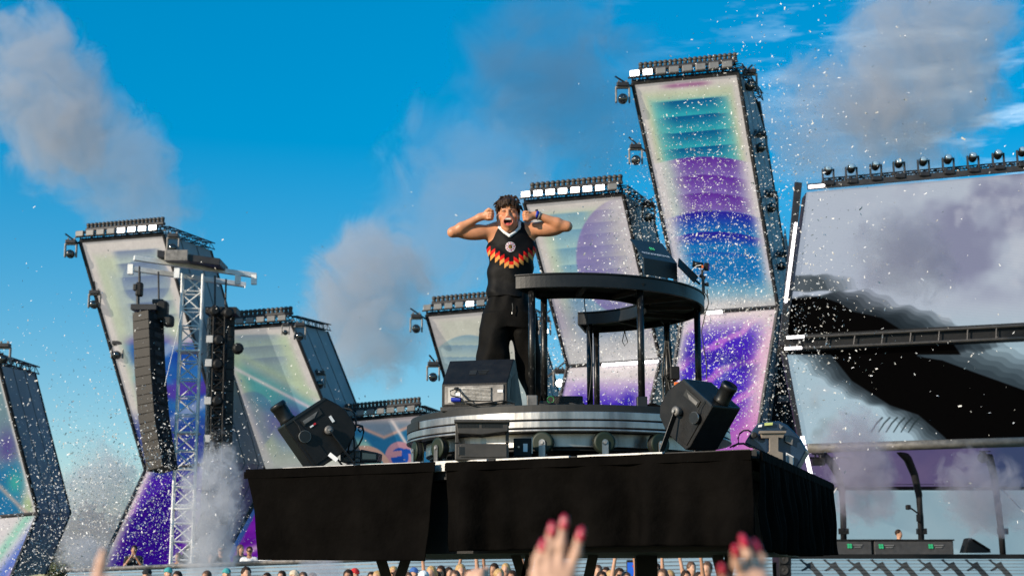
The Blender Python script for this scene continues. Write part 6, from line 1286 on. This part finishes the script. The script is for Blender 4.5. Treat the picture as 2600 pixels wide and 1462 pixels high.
# ================================================================== SMOKE
def smoke(label, px, py, Y, rx, ry, rz, tilt, dens, colr=(.80, .76, .78), ns=2.2, thr=.44, seed=0, soft=.5, absorb=.2):
    """rx, rz in photograph pixels at that distance, ry metres deep"""
    k = Y/FPX; m = bpy.data.materials.new('smoke'); m.use_nodes = True; t = m.node_tree; t.nodes.clear(); out = t.nodes.new('ShaderNodeOutputMaterial'); pv = t.nodes.new('ShaderNodeVolumePrincipled')
    pv.inputs['Color'].default_value = (*colr, 1); pv.inputs['Anisotropy'].default_value = .1; pv.inputs['Density'].default_value = dens
    tc = t.nodes.new('ShaderNodeTexCoord'); mp = t.nodes.new('ShaderNodeMapping'); mp.inputs['Location'].default_value = (seed*3.1, seed*1.7, seed*2.3); a_ = max(rx, rz); mp.inputs['Scale'].default_value = (rx/a_, ry/(a_*k), rz/a_)
    nz = t.nodes.new('ShaderNodeTexNoise'); nz.inputs['Scale'].default_value = ns; nz.inputs['Detail'].default_value = 5; nz.inputs['Roughness'].default_value = .55; nz.inputs['Distortion'].default_value = .35
    ln = t.nodes.new('ShaderNodeVectorMath'); ln.operation = 'LENGTH'; fo = t.nodes.new('ShaderNodeMapRange'); fo.interpolation_type = 'SMOOTHSTEP'; fo.inputs[1].default_value = 1.0; fo.inputs[2].default_value = 1-soft*1.4; fo.inputs[3].default_value = 0; fo.inputs[4].default_value = 1
    fo.interpolation_type = 'LINEAR'; fo.inputs[1].default_value = 1.0; fo.inputs[2].default_value = 0.0
    nz.inputs['Detail'].default_value = 8; nz.inputs['Roughness'].default_value = .62; nz.inputs['Distortion'].default_value = 1.1
    s1 = t.nodes.new('ShaderNodeMath'); s1.operation = 'MULTIPLY_ADD'; s1.inputs[1].default_value = 2.9; s1.inputs[2].default_value = -1.45+.05-(thr-.36)*2
    s2 = t.nodes.new('ShaderNodeMath'); s2.operation = 'MULTIPLY_ADD'; s2.inputs[1].default_value = 1.5
    mr = t.nodes.new('ShaderNodeMapRange'); mr.interpolation_type = 'SMOOTHSTEP'; mr.inputs[1].default_value = .44; mr.inputs[2].default_value = .44+soft*.7
    ed = t.nodes.new('ShaderNodeMapRange'); ed.inputs[1].default_value = 0; ed.inputs[2].default_value = .22; ed.interpolation_type = 'SMOOTHSTEP'
    mu = t.nodes.new('ShaderNodeMath'); mu.operation = 'MULTIPLY'; mu3 = t.nodes.new('ShaderNodeMath'); mu3.operation = 'MULTIPLY'; mu3.inputs[1].default_value = dens; K = t.links.new
    K(tc.outputs['Object'], mp.inputs[0]); K(mp.outputs[0], nz.inputs[0]); K(tc.outputs['Object'], ln.inputs[0]); K(ln.outputs['Value'], fo.inputs[0])
    K(nz.outputs[0], s1.inputs[0]); K(fo.outputs[0], s2.inputs[0]); K(s1.outputs[0], s2.inputs[2]); K(s2.outputs[0], mr.inputs[0]); K(fo.outputs[0], ed.inputs[0]); K(mr.outputs[0], mu.inputs[0]); K(ed.outputs[0], mu.inputs[1])
    K(mu.outputs[0], mu3.inputs[0]); K(mu3.outputs[0], pv.inputs['Density']); K(pv.outputs[0], out.inputs['Volume'])
    b = bmesh.new(); bmesh.ops.create_icosphere(b, subdivisions=3, radius=1); me = bpy.data.meshes.new('smoke'); b.to_mesh(me); b.free(); o = link('smoke', me, m); o.location = at(px, py, Y); o.scale = (rx*k, ry, rz*k); o.rotation_euler = (0, R(tilt), 0)
    tag(o, label, 'smoke', kind='stuff'); return o
SMK = (.74, .74, .78)
smoke('grey smoke plume drifting down the sky at upper left', 105, 240, 75, 210, 3.0, 330, -16, .34, SMK, seed=1, thr=.28, ns=2.8)
smoke('tail of the grey smoke plume above the left tower', 300, 440, 75, 200, 3.0, 340, -42, .20, SMK, seed=2, thr=.27, ns=2.8)
smoke('round grey smoke puff in the sky left of the shouting man', 935, 770, 68, 215, 2.6, 280, 6, .46, SMK, seed=3, ns=2.2, thr=.27)
smoke('thin smoke veil behind the shouting man', 1190, 520, 66, 360, 2.5, 420, 35, .17, SMK, seed=4, soft=1.1, thr=.28)
smoke('thin dark smoke veil between the man and the tallest tower', 1450, 240, 66, 400, 2.5, 360, 40, .28, (.28, .40, .54), seed=5, soft=1.1, thr=.28)
smoke('large grey smoke plume above the video wall', 2350, 170, 70, 290, 3.2, 400, 24, .36, SMK, seed=6, thr=.28, ns=2.8)
smoke('lower skirt of the grey smoke above the video wall', 2130, 330, 70, 300, 2.8, 240, 30, .24, SMK, seed=7, thr=.27)
smoke('smoke bank rising at lower left behind the pointing finger', 250, 1300, 60, 170, 2.2, 220, 0, .6, SMK, seed=8, thr=.29)
smoke('white smoke column rising in front of the silver mast foot', 530, 1320, 36, 105, .9, 260, 4, 1.8, (.85, .85, .88), seed=9, ns=4.2, thr=.33)
smoke('small smoke puff at the end of the viewing deck', 225, 1405, 37, 110, 1.0, 80, 0, 1.2, SMK, seed=10)
smoke('smoke puff among the crowd under the left drape', 815, 1452, 32, 100, .8, 66, 0, 1.6, SMK, seed=11)
smoke('smoke rising in front of the lower video wall', 2185, 1190, 38, 120, .9, 200, -4, 1.5, (.66, .62, .70), seed=12, ns=3.0, thr=.31)
smoke('smoke drifting across the right stage backdrop', 2500, 1260, 38, 170, .9, 130, 30, 1.3, (.62, .6, .68), seed=13, ns=3.0, thr=.31)
smoke('thin smoke in front of the upper video wall', 2300, 650, 37, 190, 1.0, 150, 20, .7, (.5, .5, .58), seed=14, thr=.3, ns=2.6)
smoke('faint vapour leaving the right blower nozzle', 1840, 938, 9.75, 28, .07, 62, 14, 4, (.85, .85, .9), seed=15, ns=3)
